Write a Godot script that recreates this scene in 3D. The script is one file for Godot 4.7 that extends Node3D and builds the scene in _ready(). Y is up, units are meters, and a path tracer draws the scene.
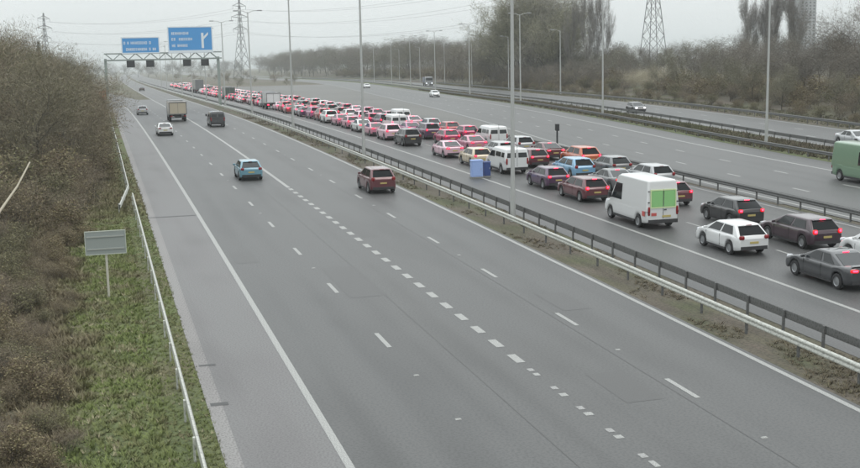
extends Node3D
# A motorway seen from a camera mast: two carriageways driving away (the second one
# jammed), two more coming back, bare winter trees, pylons and a sign gantry.

var rng := RandomNumberGenerator.new()
var used_names := {}
var mats := {}
var noise := FastNoiseLite.new()

# ------------------------------------------------------------------ road geometry
const CREST := 3.6542
const CREST_AT := 201.72
func cx(s: float) -> float:
	return 0.8964e-5 * s * s
func gy(s: float) -> float:
	var t := minf(s / CREST_AT, 1.0)
	return CREST * (1.0 - (1.0 - t) * (1.0 - t))
func dv(s: float) -> float:            # how far the oncoming carriageways swing away
	var q := clampf(s - 60.0, 0.0, 50.0)
	var far := clampf(s - 380.0, 0.0, 260.0)
	return 0.00128 * q * q + 0.128 * maxf(minf(s, 640.0) - 110.0, 0.0) - 0.128 / 520.0 * far * far
func slip(s: float) -> float:          # how far the exit slip swings away
	var q := clampf(s - 215.0, 0.0, 120.0)
	return -0.0004 * q * q - 0.096 * maxf(s - 335.0, 0.0)
func slip_rise(s: float) -> float:
	var q := clampf((s - 320.0) / 260.0, 0.0, 1.0)
	return 5.0 * q * q * (3.0 - 2.0 * q)
func W(u: float, s: float, h := 0.0) -> Vector3:
	return Vector3(u + cx(s), gy(s) + h, -s)
func WD(u: float, s: float, h := 0.0) -> Vector3:
	return Vector3(u + cx(s) + dv(s), gy(s) + h, -s)
func WS(u: float, s: float, h := 0.0) -> Vector3:
	return Vector3(u + cx(s) + slip(s), gy(s) + slip_rise(s) + h, -s)
func at(path: String, u: float, s: float, h := 0.0) -> Vector3:
	if path == "d": return WD(u, s, h)
	if path == "s": return WS(u, s, h)
	return W(u, s, h)
func frame(path: String, u: float, s: float, h := 0.0, toward := false) -> Transform3D:
	var f := (at(path, u, s + 1.0, h) - at(path, u, s - 1.0, h)).normalized()
	if toward: f = -f
	var x := f.cross(Vector3.UP).normalized()
	return Transform3D(Basis(x, x.cross(f), -f), at(path, u, s, h))
# height of the open ground beside the roads; d is the lateral position without dv
func bank(u: float, d: float) -> float:
	if u < -1.0: return minf((-1.0 - u) * 0.06, 1.6)
	if d > 76.0: return minf((d - 76.0) * 0.11, 2.6)
	return 0.0
func ground_at(u: float, s: float) -> Vector3:      # u already holds dv
	return W(u, s, bank(u, u - dv(s)) - 0.03)

# ------------------------------------------------------------------ mesh collecting
class MB:
	var v := PackedVector3Array()
	var n := PackedVector3Array()
	var c := PackedColorArray()
	var t := PackedVector2Array()
	var i := PackedInt32Array()
	func tri(a: Vector3, b: Vector3, d: Vector3, col := Color.WHITE) -> void:
		var nn := (d - a).cross(b - a).normalized()
		var k := v.size()
		v.append(a); v.append(b); v.append(d)
		for j in 3:
			n.append(nn); c.append(col); t.append(Vector2.ZERO); i.append(k + j)
	func quad(a: Vector3, b: Vector3, d: Vector3, e: Vector3, col := Color.WHITE) -> void:
		var nn := (d - a).cross(b - a).normalized()
		var k := v.size()
		v.append(a); v.append(b); v.append(d); v.append(e)
		for j in 4:
			n.append(nn); c.append(col)
		t.append(Vector2(0, 0)); t.append(Vector2(1, 0)); t.append(Vector2(1, 1)); t.append(Vector2(0, 1))
		for j in [0, 1, 2, 0, 2, 3]: i.append(k + j)
	func hexa(p: Array, col := Color.WHITE) -> void:   # p: four below, four above, both turning the same way
		quad(p[4], p[5], p[6], p[7], col); quad(p[3], p[2], p[1], p[0], col)
		for k in 4:
			var m := (k + 1) % 4
			quad(p[k], p[m], p[4 + m], p[4 + k], col)
	func box(at: Vector3, size: Vector3, col := Color.WHITE, bs := Basis.IDENTITY) -> void:
		var h := size * 0.5
		var p := []
		for y in [-h.y, h.y]:
			for q in [[-h.x, -h.z], [-h.x, h.z], [h.x, h.z], [h.x, -h.z]]:
				p.append(at + bs * Vector3(q[0], y, q[1]))
		hexa(p, col)
	func tube(a: Vector3, b: Vector3, ra: float, rb: float, sides := 6, col := Color.WHITE, caps := true) -> void:
		var d := (b - a).normalized()
		var x := d.cross(Vector3.UP if absf(d.y) < 0.9 else Vector3.RIGHT).normalized()
		var y := d.cross(x)
		var k := v.size()
		for j in sides + 1:
			var g := TAU * j / sides
			var r := x * cos(g) + y * sin(g)
			v.append(a + r * ra); v.append(b + r * rb)
			n.append(r); n.append(r); c.append(col); c.append(col)
			t.append(Vector2(float(j) / sides, 0)); t.append(Vector2(float(j) / sides, 1))
		for j in sides:
			for q in [0, 1, 2, 2, 1, 3]: i.append(k + j * 2 + q)
		if caps and rb > 0.01:
			for j in sides:
				var g := TAU * j / sides
				var g2 := TAU * (j + 1) / sides
				tri(b, b + (x * cos(g) + y * sin(g)) * rb, b + (x * cos(g2) + y * sin(g2)) * rb, col)
	# rows of points joined into a skin with smooth normals
	func skin(rows: Array, closed := false, col := Color.WHITE) -> void:
		var w: int = rows[0].size()
		var k := v.size()
		for r in rows.size():
			for j in w:
				var r0: int = maxi(r - 1, 0)
				var r1: int = mini(r + 1, rows.size() - 1)
				var j0: int = (j - 1 + w) % w if closed else maxi(j - 1, 0)
				var j1: int = (j + 1) % w if closed else mini(j + 1, w - 1)
				var du: Vector3 = rows[r1][j] - rows[r0][j]
				var dw: Vector3 = rows[r][j1] - rows[r][j0]
				var nn := du.cross(dw)
				v.append(rows[r][j]); n.append(nn.normalized() if nn.length() > 1e-9 else Vector3.UP); c.append(col)
				t.append(Vector2(float(j) / w, float(r) / rows.size()))
		for r in rows.size() - 1:
			for j in (w if closed else w - 1):
				var m := (j + 1) % w
				for q in [r * w + j, r * w + m, (r + 1) * w + j, (r + 1) * w + j, r * w + m, (r + 1) * w + m]: i.append(k + q)
	func mesh() -> ArrayMesh:
		var a := []
		a.resize(Mesh.ARRAY_MAX)
		a[Mesh.ARRAY_VERTEX] = v; a[Mesh.ARRAY_NORMAL] = n; a[Mesh.ARRAY_COLOR] = c; a[Mesh.ARRAY_TEX_UV] = t; a[Mesh.ARRAY_INDEX] = i
		var m := ArrayMesh.new()
		m.add_surface_from_arrays(Mesh.PRIMITIVE_TRIANGLES, a)
		return m

# ------------------------------------------------------------------ nodes
func numbered(called: String) -> String:
	var k: int = used_names.get(called, 0)
	used_names[called] = k + 1
	return called if k == 0 else "%s_%03d" % [called, k]
func part(called: String, m: Mesh, material: Material, parent: Node, tf := Transform3D.IDENTITY) -> MeshInstance3D:
	var o := MeshInstance3D.new()
	o.name = numbered(called) if parent == self else called
	o.mesh = m
	o.material_override = material
	parent.add_child(o, true)
	o.transform = tf
	return o
func tag(o: Node, label: String, category := "", group := "", kind := "") -> Node:
	o.set_meta("label", label)
	if category: o.set_meta("category", category)
	if group: o.set_meta("group", group)
	if kind: o.set_meta("kind", kind)
	return o
func thing(called: String, label: String, category: String, tf := Transform3D.IDENTITY, group := "") -> Node3D:
	var o := Node3D.new()
	o.name = numbered(called)
	add_child(o)
	o.transform = tf
	tag(o, label, category, group)
	return o
func copy_of(proto: Node3D, tf: Transform3D, label: String, category: String, group := "") -> Node3D:
	var o: Node3D = proto.duplicate()
	o.name = numbered(proto.name)
	add_child(o)
	o.transform = tf
	tag(o, label, category, group)
	return o

# ------------------------------------------------------------------ materials
func lin(r: float, g: float, b: float) -> Color:
	return Color(r, g, b).linear_to_srgb()
func plain(key: String, col: Color, rough := 0.6, metal := 0.0) -> StandardMaterial3D:
	if mats.has(key): return mats[key]
	var m := StandardMaterial3D.new()
	m.albedo_color = col
	m.roughness = rough
	m.metallic = metal
	m.cull_mode = BaseMaterial3D.CULL_DISABLED
	mats[key] = m
	return m
func painted(key: String, col: Color) -> StandardMaterial3D:
	if mats.has("paint" + key): return mats["paint" + key]
	var m := plain("paint" + key, col, 0.3, 0.1)
	m.clearcoat_enabled = true
	m.clearcoat = 0.9
	m.clearcoat_roughness = 0.12
	return m
func grain(seed_: int, freq: float, lo: float, hi: float, size := 512) -> ImageTexture:
	var f := FastNoiseLite.new()
	f.seed = seed_
	f.frequency = freq
	f.fractal_octaves = 5
	f.fractal_gain = 0.6
	var im := f.get_seamless_image(size, size)
	im.convert(Image.FORMAT_RGB8)
	for y in size:
		for x in size:
			var a := lerpf(lo, hi, im.get_pixel(x, y).r)
			im.set_pixel(x, y, Color(a, a, a))
	im.generate_mipmaps()
	return ImageTexture.create_from_image(im)
func surface(key: String, col: Color, rough: float, tex: Texture2D, metres: float, relief := 0.0) -> StandardMaterial3D:
	var m := plain(key, col, rough)
	m.vertex_color_use_as_albedo = true
	m.albedo_texture = tex
	m.uv1_triplanar = true
	m.uv1_world_triplanar = true
	m.uv1_scale = Vector3.ONE / metres
	if relief > 0.0:
		m.heightmap_enabled = true
		m.heightmap_texture = tex
		m.heightmap_scale = relief
	return m
func twiggy(key: String) -> StandardMaterial3D:
	var m := plain(key, Color.WHITE, 0.9)
	m.vertex_color_use_as_albedo = true
	return m

# ------------------------------------------------------------------ sheets on the ground
func s_steps(a: float, b: float) -> Array:
	var out := []
	var s := a
	while s < b - 0.01:
		out.append(s)
		s += 2.0 if s < 120.0 else 5.0 if s < 320.0 else 20.0 if s < 1000.0 else 150.0
	out.append(b)
	return out
func sheet(path: String, us: Array, ss: Array, h: float, tint: Callable) -> ArrayMesh:
	var mb := MB.new()
	for s in ss:
		for u in us:
			mb.v.append(at(path, u, s, h))
			mb.n.append(Vector3.UP)
			mb.c.append(tint.call(u, s))
			mb.t.append(Vector2(u, s) / 4.0)
	var w := us.size()
	for r in ss.size() - 1:
		for j in w - 1:
			var k := r * w + j
			for q in [k, k + w, k + 1, k + 1, k + w, k + w + 1]: mb.i.append(q)
	return mb.mesh()
func spread(a: float, b: float, step: float) -> Array:
	var out := []
	var k := int(ceil((b - a) / step))
	for j in k + 1: out.append(lerpf(a, b, float(j) / k))
	return out
func white(_u: float, _s: float) -> Color:
	return Color.WHITE
# worn asphalt: streaks of tyre polish and repairs drawn out along the lane
func asphalt_tint(u: float, s: float) -> Color:
	var k := 1.0 + 0.20 * noise.get_noise_2d(u * 60.0, s * 1.1) + 0.22 * noise.get_noise_2d(u * 14.0 + 900.0, s * 5.0) + 0.12 * noise.get_noise_2d(u * 50.0, s * 45.0)
	var lane := fposmod(u - 5.65, 3.65) / 3.65
	for c in [0.27, 0.73]: k *= 1.0 - 0.17 * exp(-pow((lane - c) / 0.09, 2.0)) * (0.7 + 0.6 * noise.get_noise_2d(u * 10.0 + 50.0, s * 3.0))
	k *= 1.0 + 0.07 * exp(-pow((lane - 0.5) / 0.08, 2.0))
	var warm := 0.015 * noise.get_noise_2d(u * 9.0 - 400.0, s * 2.0)
	return Color(k * (1.0 + warm), k, k * (1.0 - warm))
func shoulder_tint(u: float, s: float) -> Color:
	var k := 1.0 + 0.22 * noise.get_noise_2d(u * 40.0 + 77.0, s * 3.0) + 0.2 * noise.get_noise_2d(u * 20.0, s * 14.0)
	if s < 71.4: k *= 0.97
	return Color(k * 1.01, k * 0.995, k)
func soil_tint(u: float, s: float) -> Color:
	var a := noise.get_noise_2d(u * 30.0 + 333.0, s * 11.0) * 0.5 + 0.5
	var b := noise.get_noise_2d(u * 90.0, s * 40.0 + 555.0)
	var c := Color(0.115, 0.098, 0.075).lerp(Color(0.085, 0.092, 0.045), smoothstep(0.4, 0.75, a))
	return Color(c.r * (1.0 + 0.4 * b), c.g * (1.0 + 0.4 * b), c.b * (1.0 + 0.4 * b))
func turf_tint(u: float, s: float) -> Color:
	var a := noise.get_noise_2d(u * 18.0 + 33.0, s * 10.0) * 0.5 + 0.5
	var b := noise.get_noise_2d(u * 70.0, s * 60.0 + 55.0)
	var c := Color(0.13, 0.115, 0.065).lerp(Color(0.105, 0.128, 0.048), smoothstep(0.2, 0.6, a))
	return Color(c.r * (1.0 + 0.35 * b), c.g * (1.0 + 0.35 * b), c.b * (1.0 + 0.35 * b))

func dashes(road: Node, path: String, u: float, ss: Array, length: float, width: float, m: Material, called := "lane_dash") -> void:
	var q := MB.new()
	q.quad(Vector3(-width / 2, 0, length / 2), Vector3(-width / 2, 0, -length / 2), Vector3(width / 2, 0, -length / 2), Vector3(width / 2, 0, length / 2))
	var me := q.mesh()
	for s in ss:
		part(called, me, m, road, frame(path, u, s, 0.006))
func far_dashes(road: Node, path: String, u: float, from: float, to: float, pitch: float, length: float, width: float, m: Material) -> void:
	var q := MB.new()
	var s := from
	while s < to:
		q.quad(at(path, u - width / 2, s - length / 2, 0.006), at(path, u - width / 2, s + length / 2, 0.006), at(path, u + width / 2, s + length / 2, 0.006), at(path, u + width / 2, s - length / 2, 0.006))
		s += pitch
	part("distant_dashes", q.mesh(), m, road).set_meta("kind", "stuff")
func line(road: Node, path: String, u: float, from: float, to: float, width: float, m: Material) -> void:
	part("edge_line", sheet(path, [u - width / 2, u + width / 2], s_steps(from, to), 0.006, white), m, road)
func range_f(a: float, b: float, step: float) -> Array:
	var out := []
	var s := a
	while s < b:
		out.append(s)
		s += step
	return out

# ------------------------------------------------------------------ guard rails
func guard_rail(label: String, path: String, u: float, from: float, to: float, top: float, side: float, beam_m: Material, post_m: Material, pitch := 3.2, posts_to := 190.0, flare := 0.0, double_beam := false) -> void:
	var root := thing("guard_rail", label, "guard rail", Transform3D(Basis.IDENTITY, at(path, u, from)))
	var o := root.position
	var ss := s_steps(from, to)
	var prof := [[0.0, -0.31], [0.05, -0.285], [0.085, -0.235], [0.05, -0.185], [0.025, -0.155], [0.05, -0.125], [0.085, -0.075], [0.05, -0.025], [0.0, 0.0], [-0.012, -0.03], [-0.012, -0.28], [0.0, -0.31]]
	for sd in ([side, -side] if double_beam else [side]):
		var mb := MB.new()
		var rows := []
		for s in ss:
			var row := []
			var fl := flare * clampf(1.0 - (s - from) / 10.0, 0.0, 1.0)
			for q in prof: row.append(at(path, u + fl + (q[0] + 0.06) * sd, s, top + q[1]) - o)
			rows.append(row)
		mb.skin(rows)
		part("beam", mb.mesh(), beam_m, root)
	var pm := MB.new()
	pm.box(Vector3(0, (top - 0.06) / 2, 0), Vector3(0.06, top - 0.06 + 0.1, 0.11))
	var pme := pm.mesh()
	for s in range_f(from + 0.5, minf(to, posts_to), pitch):
		var fl := flare * clampf(1.0 - (s - from) / 10.0, 0.0, 1.0)
		var tf := frame(path, u + fl, s)
		tf.origin -= o
		part("post", pme, post_m, root, tf)

# ------------------------------------------------------------------ lamp columns
func lamp_column(tf: Transform3D, height: float, label: String, group: String, arms: Array) -> void:
	var root := thing("lamp_column", label, "street lamp", tf, group)
	var steel: Material = plain("lamp_steel", lin(0.42, 0.43, 0.42), 0.5, 0.35)
	var b := MB.new()
	b.tube(Vector3(0, -0.1, 0), Vector3(0, 1.8, 0), 0.16, 0.16, 10)
	b.tube(Vector3(0, 1.8, 0), Vector3(0, 2.0, 0), 0.16, 0.125, 10, Color.WHITE, false)
	part("base", b.mesh(), steel, root)
	var c := MB.new()
	c.tube(Vector3(0, 2.0, 0), Vector3(0, height, 0), 0.125, 0.075, 10)
	part("column", c.mesh(), steel, root)
	for sd in arms:
		var a := MB.new()
		a.tube(Vector3(0, height - 0.15, 0), Vector3(sd * 0.7, height + 0.16, 0), 0.05, 0.045, 6)
		a.tube(Vector3(sd * 0.7, height + 0.16, 0), Vector3(sd * 1.5, height + 0.22, 0), 0.045, 0.04, 6)
		part("arm", a.mesh(), steel, root)
		var h := MB.new()
		var rows := []
		for k in 5:
			var t := float(k) / 4.0
			var w: float = [0.07, 0.15, 0.17, 0.15, 0.05][k]
			var x: float = sd * (1.4 + t * 0.75)
			rows.append([Vector3(x, height + 0.16, -w), Vector3(x, height + 0.27, -w * 0.7), Vector3(x, height + 0.31, 0), Vector3(x, height + 0.27, w * 0.7), Vector3(x, height + 0.16, w), Vector3(x, height + 0.14, 0)])
		h.skin(rows, true)
		part("lantern", h.mesh(), plain("lantern", lin(0.25, 0.26, 0.26), 0.5, 0.2), root)

# ------------------------------------------------------------------ vehicles
func ring_rect(w: float, zf: float, zr: float, y: float, r: float) -> Array:
	var out := []
	for q in [[1, 1, 0], [-1, 1, 1], [-1, -1, 2], [1, -1, 3]]:
		var ccx: float = q[0] * (w - r)
		var ccz: float = (zr - r) if q[1] > 0 else (zf + r)
		for k in 4:
			var g: float = (q[2] + k / 3.0) * PI / 2
			out.append(Vector3(ccx + cos(g) * r, y, ccz + sin(g) * r))
	return out
func arc_y(z: float, zw: float, r: float, yc: float) -> float:
	var d := absf(z - zw)
	return yc + sqrt(maxf(r * r - d * d, 0.0)) if d < r else 0.0
func lerp_pts(p: Array, x: float) -> float:
	for k in p.size() - 1:
		if x <= p[k + 1][0]:
			return lerpf(p[k][1], p[k + 1][1], clampf((x - p[k][0]) / (p[k + 1][0] - p[k][0]), 0, 1))
	return p[-1][1]
func shell(L: float, Wd: float, top: Array, sill: float, fa: float, ra: float, wr: float) -> ArrayMesh:
	# top: [z from -L/2 to L/2, height]; front is -z
	var zs := []
	var zz := -L / 2
	while zz < L / 2 - 0.01:
		zs.append(zz)
		zz += 0.06 if absf(zz + L / 2) < 0.25 or absf(zz - fa) < wr + 0.12 or absf(zz - ra) < wr + 0.12 or L / 2 - zz < 0.32 else 0.18
	zs.append(L / 2)
	var rows := []
	for z in zs:
		var e: float = absf(z) / (L / 2)
		var w: float = Wd / 2 * (1.0 - 0.035 * pow(e, 4) - 0.13 * pow(e, 24))
		var yt: float = lerp_pts(top, z) - 0.07 * pow(e, 30)
		var yb: float = sill + 0.1 * pow(e, 10)
		yb = maxf(yb, maxf(arc_y(z, fa, wr + 0.055, wr), arc_y(z, ra, wr + 0.055, wr)))
		yb = minf(yb, yt - 0.12)
		var h := yt - yb
		var row := []
		var half := [[0.86, 0.0], [0.975, 0.03], [1.0, 0.3], [1.0, 0.62], [0.975, 0.86], [0.9, 0.975], [0.6, 1.02], [0.0, 1.035]]
		for q in half: row.append(Vector3(w * q[0], yb + h * q[1], z))
		for k in range(half.size() - 2, -1, -1): row.append(Vector3(-w * half[k][0], yb + h * half[k][1], z))
		rows.append(row)
	var mb := MB.new()
	mb.skin(rows, true)
	for e in [0, rows.size() - 1]:
		var r: Array = rows[e]
		var mid := Vector3.ZERO
		for p in r: mid += p
		mid /= r.size()
		for j in r.size():
			if e == 0: mb.tri(mid, r[j], r[(j + 1) % r.size()])
			else: mb.tri(mid, r[(j + 1) % r.size()], r[j])
	return mb.mesh()
# cabin: levels [y, front z, rear z, half width]
func cabin(lv: Array) -> ArrayMesh:
	var rows := []
	for k in lv.size():
		rows.append(ring_rect(lv[k][3], lv[k][1], lv[k][2], lv[k][0], 0.09 if k < 2 else 0.15))
	var mb := MB.new()
	mb.skin(rows, true)
	var last: Array = rows[-1]
	var mid := Vector3.ZERO
	for p in last: mid += p
	mid = mid / last.size() + Vector3(0, 0.02, 0)
	for j in last.size(): mb.tri(mid, last[(j + 1) % last.size()], last[j])
	return mb.mesh()
func pane(a: Vector3, b: Vector3, c: Vector3, d: Vector3, out: Vector3) -> ArrayMesh:
	var mb := MB.new()
	var o := out.normalized() * 0.014
	mb.quad(a + o, b + o, c + o, d + o)
	for q in [[a, b], [b, c], [c, d], [d, a]]:
		mb.quad(q[0] - o, q[1] - o, q[1] + o, q[0] + o)
	return mb.mesh()
func window_set(root: Node, lo: Array, hi: Array, splits: Array, glass: Material, with_front := true, with_rear := true) -> void:
	# lo, hi: [y, front z, rear z, half width] of the cabin at sill and at roof edge; splits: fractions [from, to] of the side
	var f := func(t: float) -> Array:
		return [lerpf(lo[0], hi[0], t), lerpf(lo[1], hi[1], t), lerpf(lo[2], hi[2], t), lerpf(lo[3], hi[3], t)]
	var a: Array = f.call(0.10)
	var b: Array = f.call(0.92)
	var k := 0.86
	var kt := 0.80
	if with_front:
		part("windscreen", pane(Vector3(-a[3] * k, a[0], a[1]), Vector3(-b[3] * kt, b[0], b[1]), Vector3(b[3] * kt, b[0], b[1]), Vector3(a[3] * k, a[0], a[1]), Vector3(0, hi[1] - lo[1], -(hi[0] - lo[0]))), glass, root)
	if with_rear:
		part("rear_window", pane(Vector3(-a[3] * k, a[0], a[2]), Vector3(-b[3] * kt, b[0], b[2]), Vector3(b[3] * kt, b[0], b[2]), Vector3(a[3] * k, a[0], a[2]), Vector3(0, lo[2] - hi[2], hi[0] - lo[0])), glass, root)
	for sd in [-1.0, 1.0]:
		for q in splits:
			var z0a := lerpf(a[1] + 0.12, a[2] - 0.12, q[0])
			var z1a := lerpf(a[1] + 0.12, a[2] - 0.12, q[1])
			var z0b := lerpf(b[1] + 0.12, b[2] - 0.12, q[2])
			var z1b := lerpf(b[1] + 0.12, b[2] - 0.12, q[3])
			part("side_window", pane(Vector3(sd * a[3], a[0], z0a), Vector3(sd * b[3], b[0], z0b), Vector3(sd * b[3], b[0], z1b), Vector3(sd * a[3], a[0], z1a), Vector3(sd * (hi[0] - lo[0]), lo[3] - hi[3], 0)), glass, root)
var wheel_cache := {}
func wheels(root: Node, track: float, zs: Array, r: float, wide: float, small := false) -> void:
	var key := "%.2f %.2f" % [r, wide]
	if not wheel_cache.has(key):
		var t := MB.new()
		var rows := []
		for q in [[0.62, 0.5], [0.93, 0.5], [1.0, 0.36], [1.0, -0.36], [0.93, -0.5], [0.62, -0.5]]:
			var row := []
			for k in 18: row.append(Vector3(q[1] * wide, cos(TAU * k / 18) * r * q[0], sin(TAU * k / 18) * r * q[0]))
			rows.append(row)
		t.skin(rows, true)
		var m := MB.new()
		rows = []
		for q in [[0.64, 0.44], [0.56, 0.30], [0.2, 0.38], [0.02, 0.40]]:
			var row := []
			for k in 20:
				var dip: float = 0.06 * (1.0 if k % 4 < 2 else 0.0) if q[0] == 0.56 else 0.0
				row.append(Vector3((q[1] - dip) * wide, cos(TAU * k / 20) * r * q[0], sin(TAU * k / 20) * r * q[0]))
			rows.append(row)
		m.skin(rows, true)
		wheel_cache[key] = [t.mesh(), m.mesh()]
	for z in zs:
		for sd in [-1.0, 1.0]:
			var tf := Transform3D(Basis.IDENTITY if sd > 0 else Basis(Vector3.UP, PI), Vector3(sd * (track / 2), r, z))
			var t := part("wheel", wheel_cache[key][0], plain("tyre", lin(0.02, 0.02, 0.021), 0.85), root, tf)
			if not small: part("rim", wheel_cache[key][1], plain("rim", lin(0.32, 0.33, 0.34), 0.35, 0.6), t)
func boxes(list: Array) -> ArrayMesh:
	var mb := MB.new()
	for q in list: mb.box(q[0], q[1])
	return mb.mesh()
func lamp_shape(sx: float, sy: float, sz: float) -> ArrayMesh:      # a rounded lens
	var rows := []
	for q in [[-0.5, 0.55], [-0.3, 0.95], [0.3, 1.0], [0.5, 0.7]]:
		var row := []
		for k in 10:
			var g := TAU * k / 10
			row.append(Vector3(signf(cos(g)) * pow(absf(cos(g)), 0.5) * sx * 0.5 * q[1], signf(sin(g)) * pow(absf(sin(g)), 0.5) * sy * 0.5 * q[1], q[0] * sz))
		rows.append(row)
	var mb := MB.new()
	mb.skin(rows, true)
	for e in [0, 3]:
		var r: Array = rows[e]
		for k in 10: mb.tri(Vector3(0, 0, r[0].z), r[k], r[(k + 1) % 10])
	return mb.mesh()

const CARS := {
	"hatchback": {"L": 4.2, "W": 1.79, "H": 1.48, "belt": 0.97, "hood": 0.93, "tail": 1.0, "cab": [-1.3, 2.02], "roof": [-0.32, 1.48], "tl": 0.93, "tls": [0.26, 0.2]},
	"saloon": {"L": 4.7, "W": 1.83, "H": 1.44, "belt": 0.95, "hood": 0.90, "tail": 1.04, "cab": [-1.25, 1.9], "roof": [-0.25, 0.82], "tl": 0.9, "tls": [0.36, 0.15]},
	"estate_car": {"L": 4.7, "W": 1.83, "H": 1.5, "belt": 0.97, "hood": 0.91, "tail": 1.0, "cab": [-1.3, 2.28], "roof": [-0.3, 1.78], "tl": 0.95, "tls": [0.24, 0.24]},
	"off_roader": {"L": 4.5, "W": 1.88, "H": 1.68, "belt": 1.11, "hood": 1.07, "tail": 1.12, "cab": [-1.3, 2.18], "roof": [-0.42, 1.66], "tl": 1.05, "tls": [0.24, 0.26]},
}
func make_car(kind: String, small := false) -> Node3D:
	var d: Dictionary = CARS[kind]
	var L: float = d.L
	var Wd: float = d.W
	var belt: float = d.belt
	var root := Node3D.new()
	root.name = kind
	var wr := 0.33 if kind != "off_roader" else 0.36
	var fa: float = -L / 2 + 0.86
	var ra: float = L / 2 - 0.82
	var top := [[-L / 2, 0.60], [-L / 2 + 0.1, 0.70], [-L / 2 + 0.35, d.hood - 0.08], [d.cab[0] - 0.1, d.hood + 0.04], [d.cab[0] + 0.3, belt], [d.cab[1] - 0.5, belt + 0.02], [L / 2 - 0.25, d.tail], [L / 2 - 0.06, d.tail - 0.02], [L / 2, d.tail - 0.1]]
	var paint: Material = painted("default", lin(0.5, 0.5, 0.5))
	part("body", shell(L, Wd, top, 0.23, fa, ra, wr), paint, root)
	var lo := [belt - 0.02, d.cab[0], d.cab[1], Wd * 0.46]
	var hi := [d.H - 0.07, d.roof[0], d.roof[1], Wd * 0.375]
	part("cabin", cabin([[belt - 0.1, lo[1] - 0.02, minf(lo[2] + 0.02, L / 2 - 0.05), lo[3] + 0.01], lo, hi, [d.H - 0.035, hi[1] + 0.1, hi[2] - 0.05, hi[3] - 0.05], [d.H - 0.01, hi[1] + 0.3, hi[2] - 0.2, hi[3] - 0.15], [d.H + 0.005, hi[1] + 0.6, hi[2] - 0.45, hi[3] - 0.34]]), paint, root)
	var glass: Material = plain("car_glass", lin(0.012, 0.015, 0.017), 0.06)
	window_set(root, lo, hi, [[0.10, 0.47, 0.02, 0.44], [0.52, 0.88, 0.50, 0.94]] if kind != "saloon" else [[0.1, 0.5, 0.02, 0.48], [0.56, 0.84, 0.55, 0.97]], glass)
	wheels(root, Wd - 0.22, [fa, ra], wr, 0.21, small)
	for sd in [-1.0, 1.0]:
		part("tail_light", lamp_shape(d.tls[0], d.tls[1], 0.1), plain("tail", Color.RED), root, Transform3D(Basis(Vector3.UP, sd * 0.25), Vector3(sd * (Wd / 2 - 0.04 - d.tls[0] * 0.5 - 0.06), d.tl - 0.02, L / 2 - 0.02)))
		if not small:
			part("brake_lamp", lamp_shape(d.tls[0] * 0.62, d.tls[1] * 0.5, 0.04), plain("tail", Color.RED), root.get_child(-1), Transform3D(Basis.IDENTITY, Vector3(-sd * 0.02, 0.01, 0.045)))
	part("high_brake_light", boxes([[Vector3(0, d.H - 0.05, d.roof[1] + (0.1 if kind != "saloon" else 0.03)), Vector3(0.28, 0.026, 0.05)]]), plain("tail", Color.RED), root)
	if small: return root
	for sd in [-1.0, 1.0]:
		part("headlight", lamp_shape(0.34, 0.16, 0.12), plain("headlamp", lin(0.55, 0.57, 0.6), 0.1), root, Transform3D(Basis(Vector3.UP, -sd * 0.3), Vector3(sd * (Wd / 2 - 0.3), d.hood - 0.2, -L / 2 + 0.05)))
		part("mirror", lamp_shape(0.2, 0.14, 0.1), paint, root, Transform3D(Basis.IDENTITY, Vector3(sd * (Wd / 2 + 0.06), belt + 0.05, d.cab[0] + 0.45)))
		part("door_seam", boxes([[Vector3(sd * (Wd / 2 - 0.002), 0.62, d.cab[0] + 0.42), Vector3(0.012, 0.56, 0.014)], [Vector3(sd * (Wd / 2 - 0.002), 0.62, 0.42), Vector3(0.012, 0.56, 0.014)]]), plain("seam", lin(0.01, 0.01, 0.01), 0.8), root)
	var trim: Material = plain("trim", lin(0.03, 0.03, 0.032), 0.7)
	part("rear_bumper", boxes([[Vector3(0, 0.4, L / 2 - 0.03), Vector3(Wd * 0.8, 0.17, 0.08)]]), trim, root)
	part("grille", boxes([[Vector3(0, 0.48, -L / 2 + 0.02), Vector3(Wd * 0.62, 0.2, 0.07)]]), trim, root)
	part("side_sill", boxes([[Vector3(0, 0.25, (fa + ra) / 2), Vector3(Wd * 0.985, 0.09, ra - fa - 2 * wr - 0.1)]]), trim, root)
	part("number_plate", boxes([[Vector3(0, 0.66 if kind != "off_roader" else 0.74, L / 2 + 0.005), Vector3(0.46, 0.10, 0.03)]]), plain("plate_yellow", lin(0.42, 0.34, 0.12), 0.5), root)
	part("rear_spoiler" if kind != "saloon" else "boot_lip", boxes([[Vector3(0, d.H - 0.075, d.roof[1] + 0.02), Vector3(hi[3] * 1.6, 0.03, 0.16)]] if kind != "saloon" else [[Vector3(0, d.tail + 0.015, L / 2 - 0.1), Vector3(Wd * 0.78, 0.025, 0.1)]]), paint, root)
	return root

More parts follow.
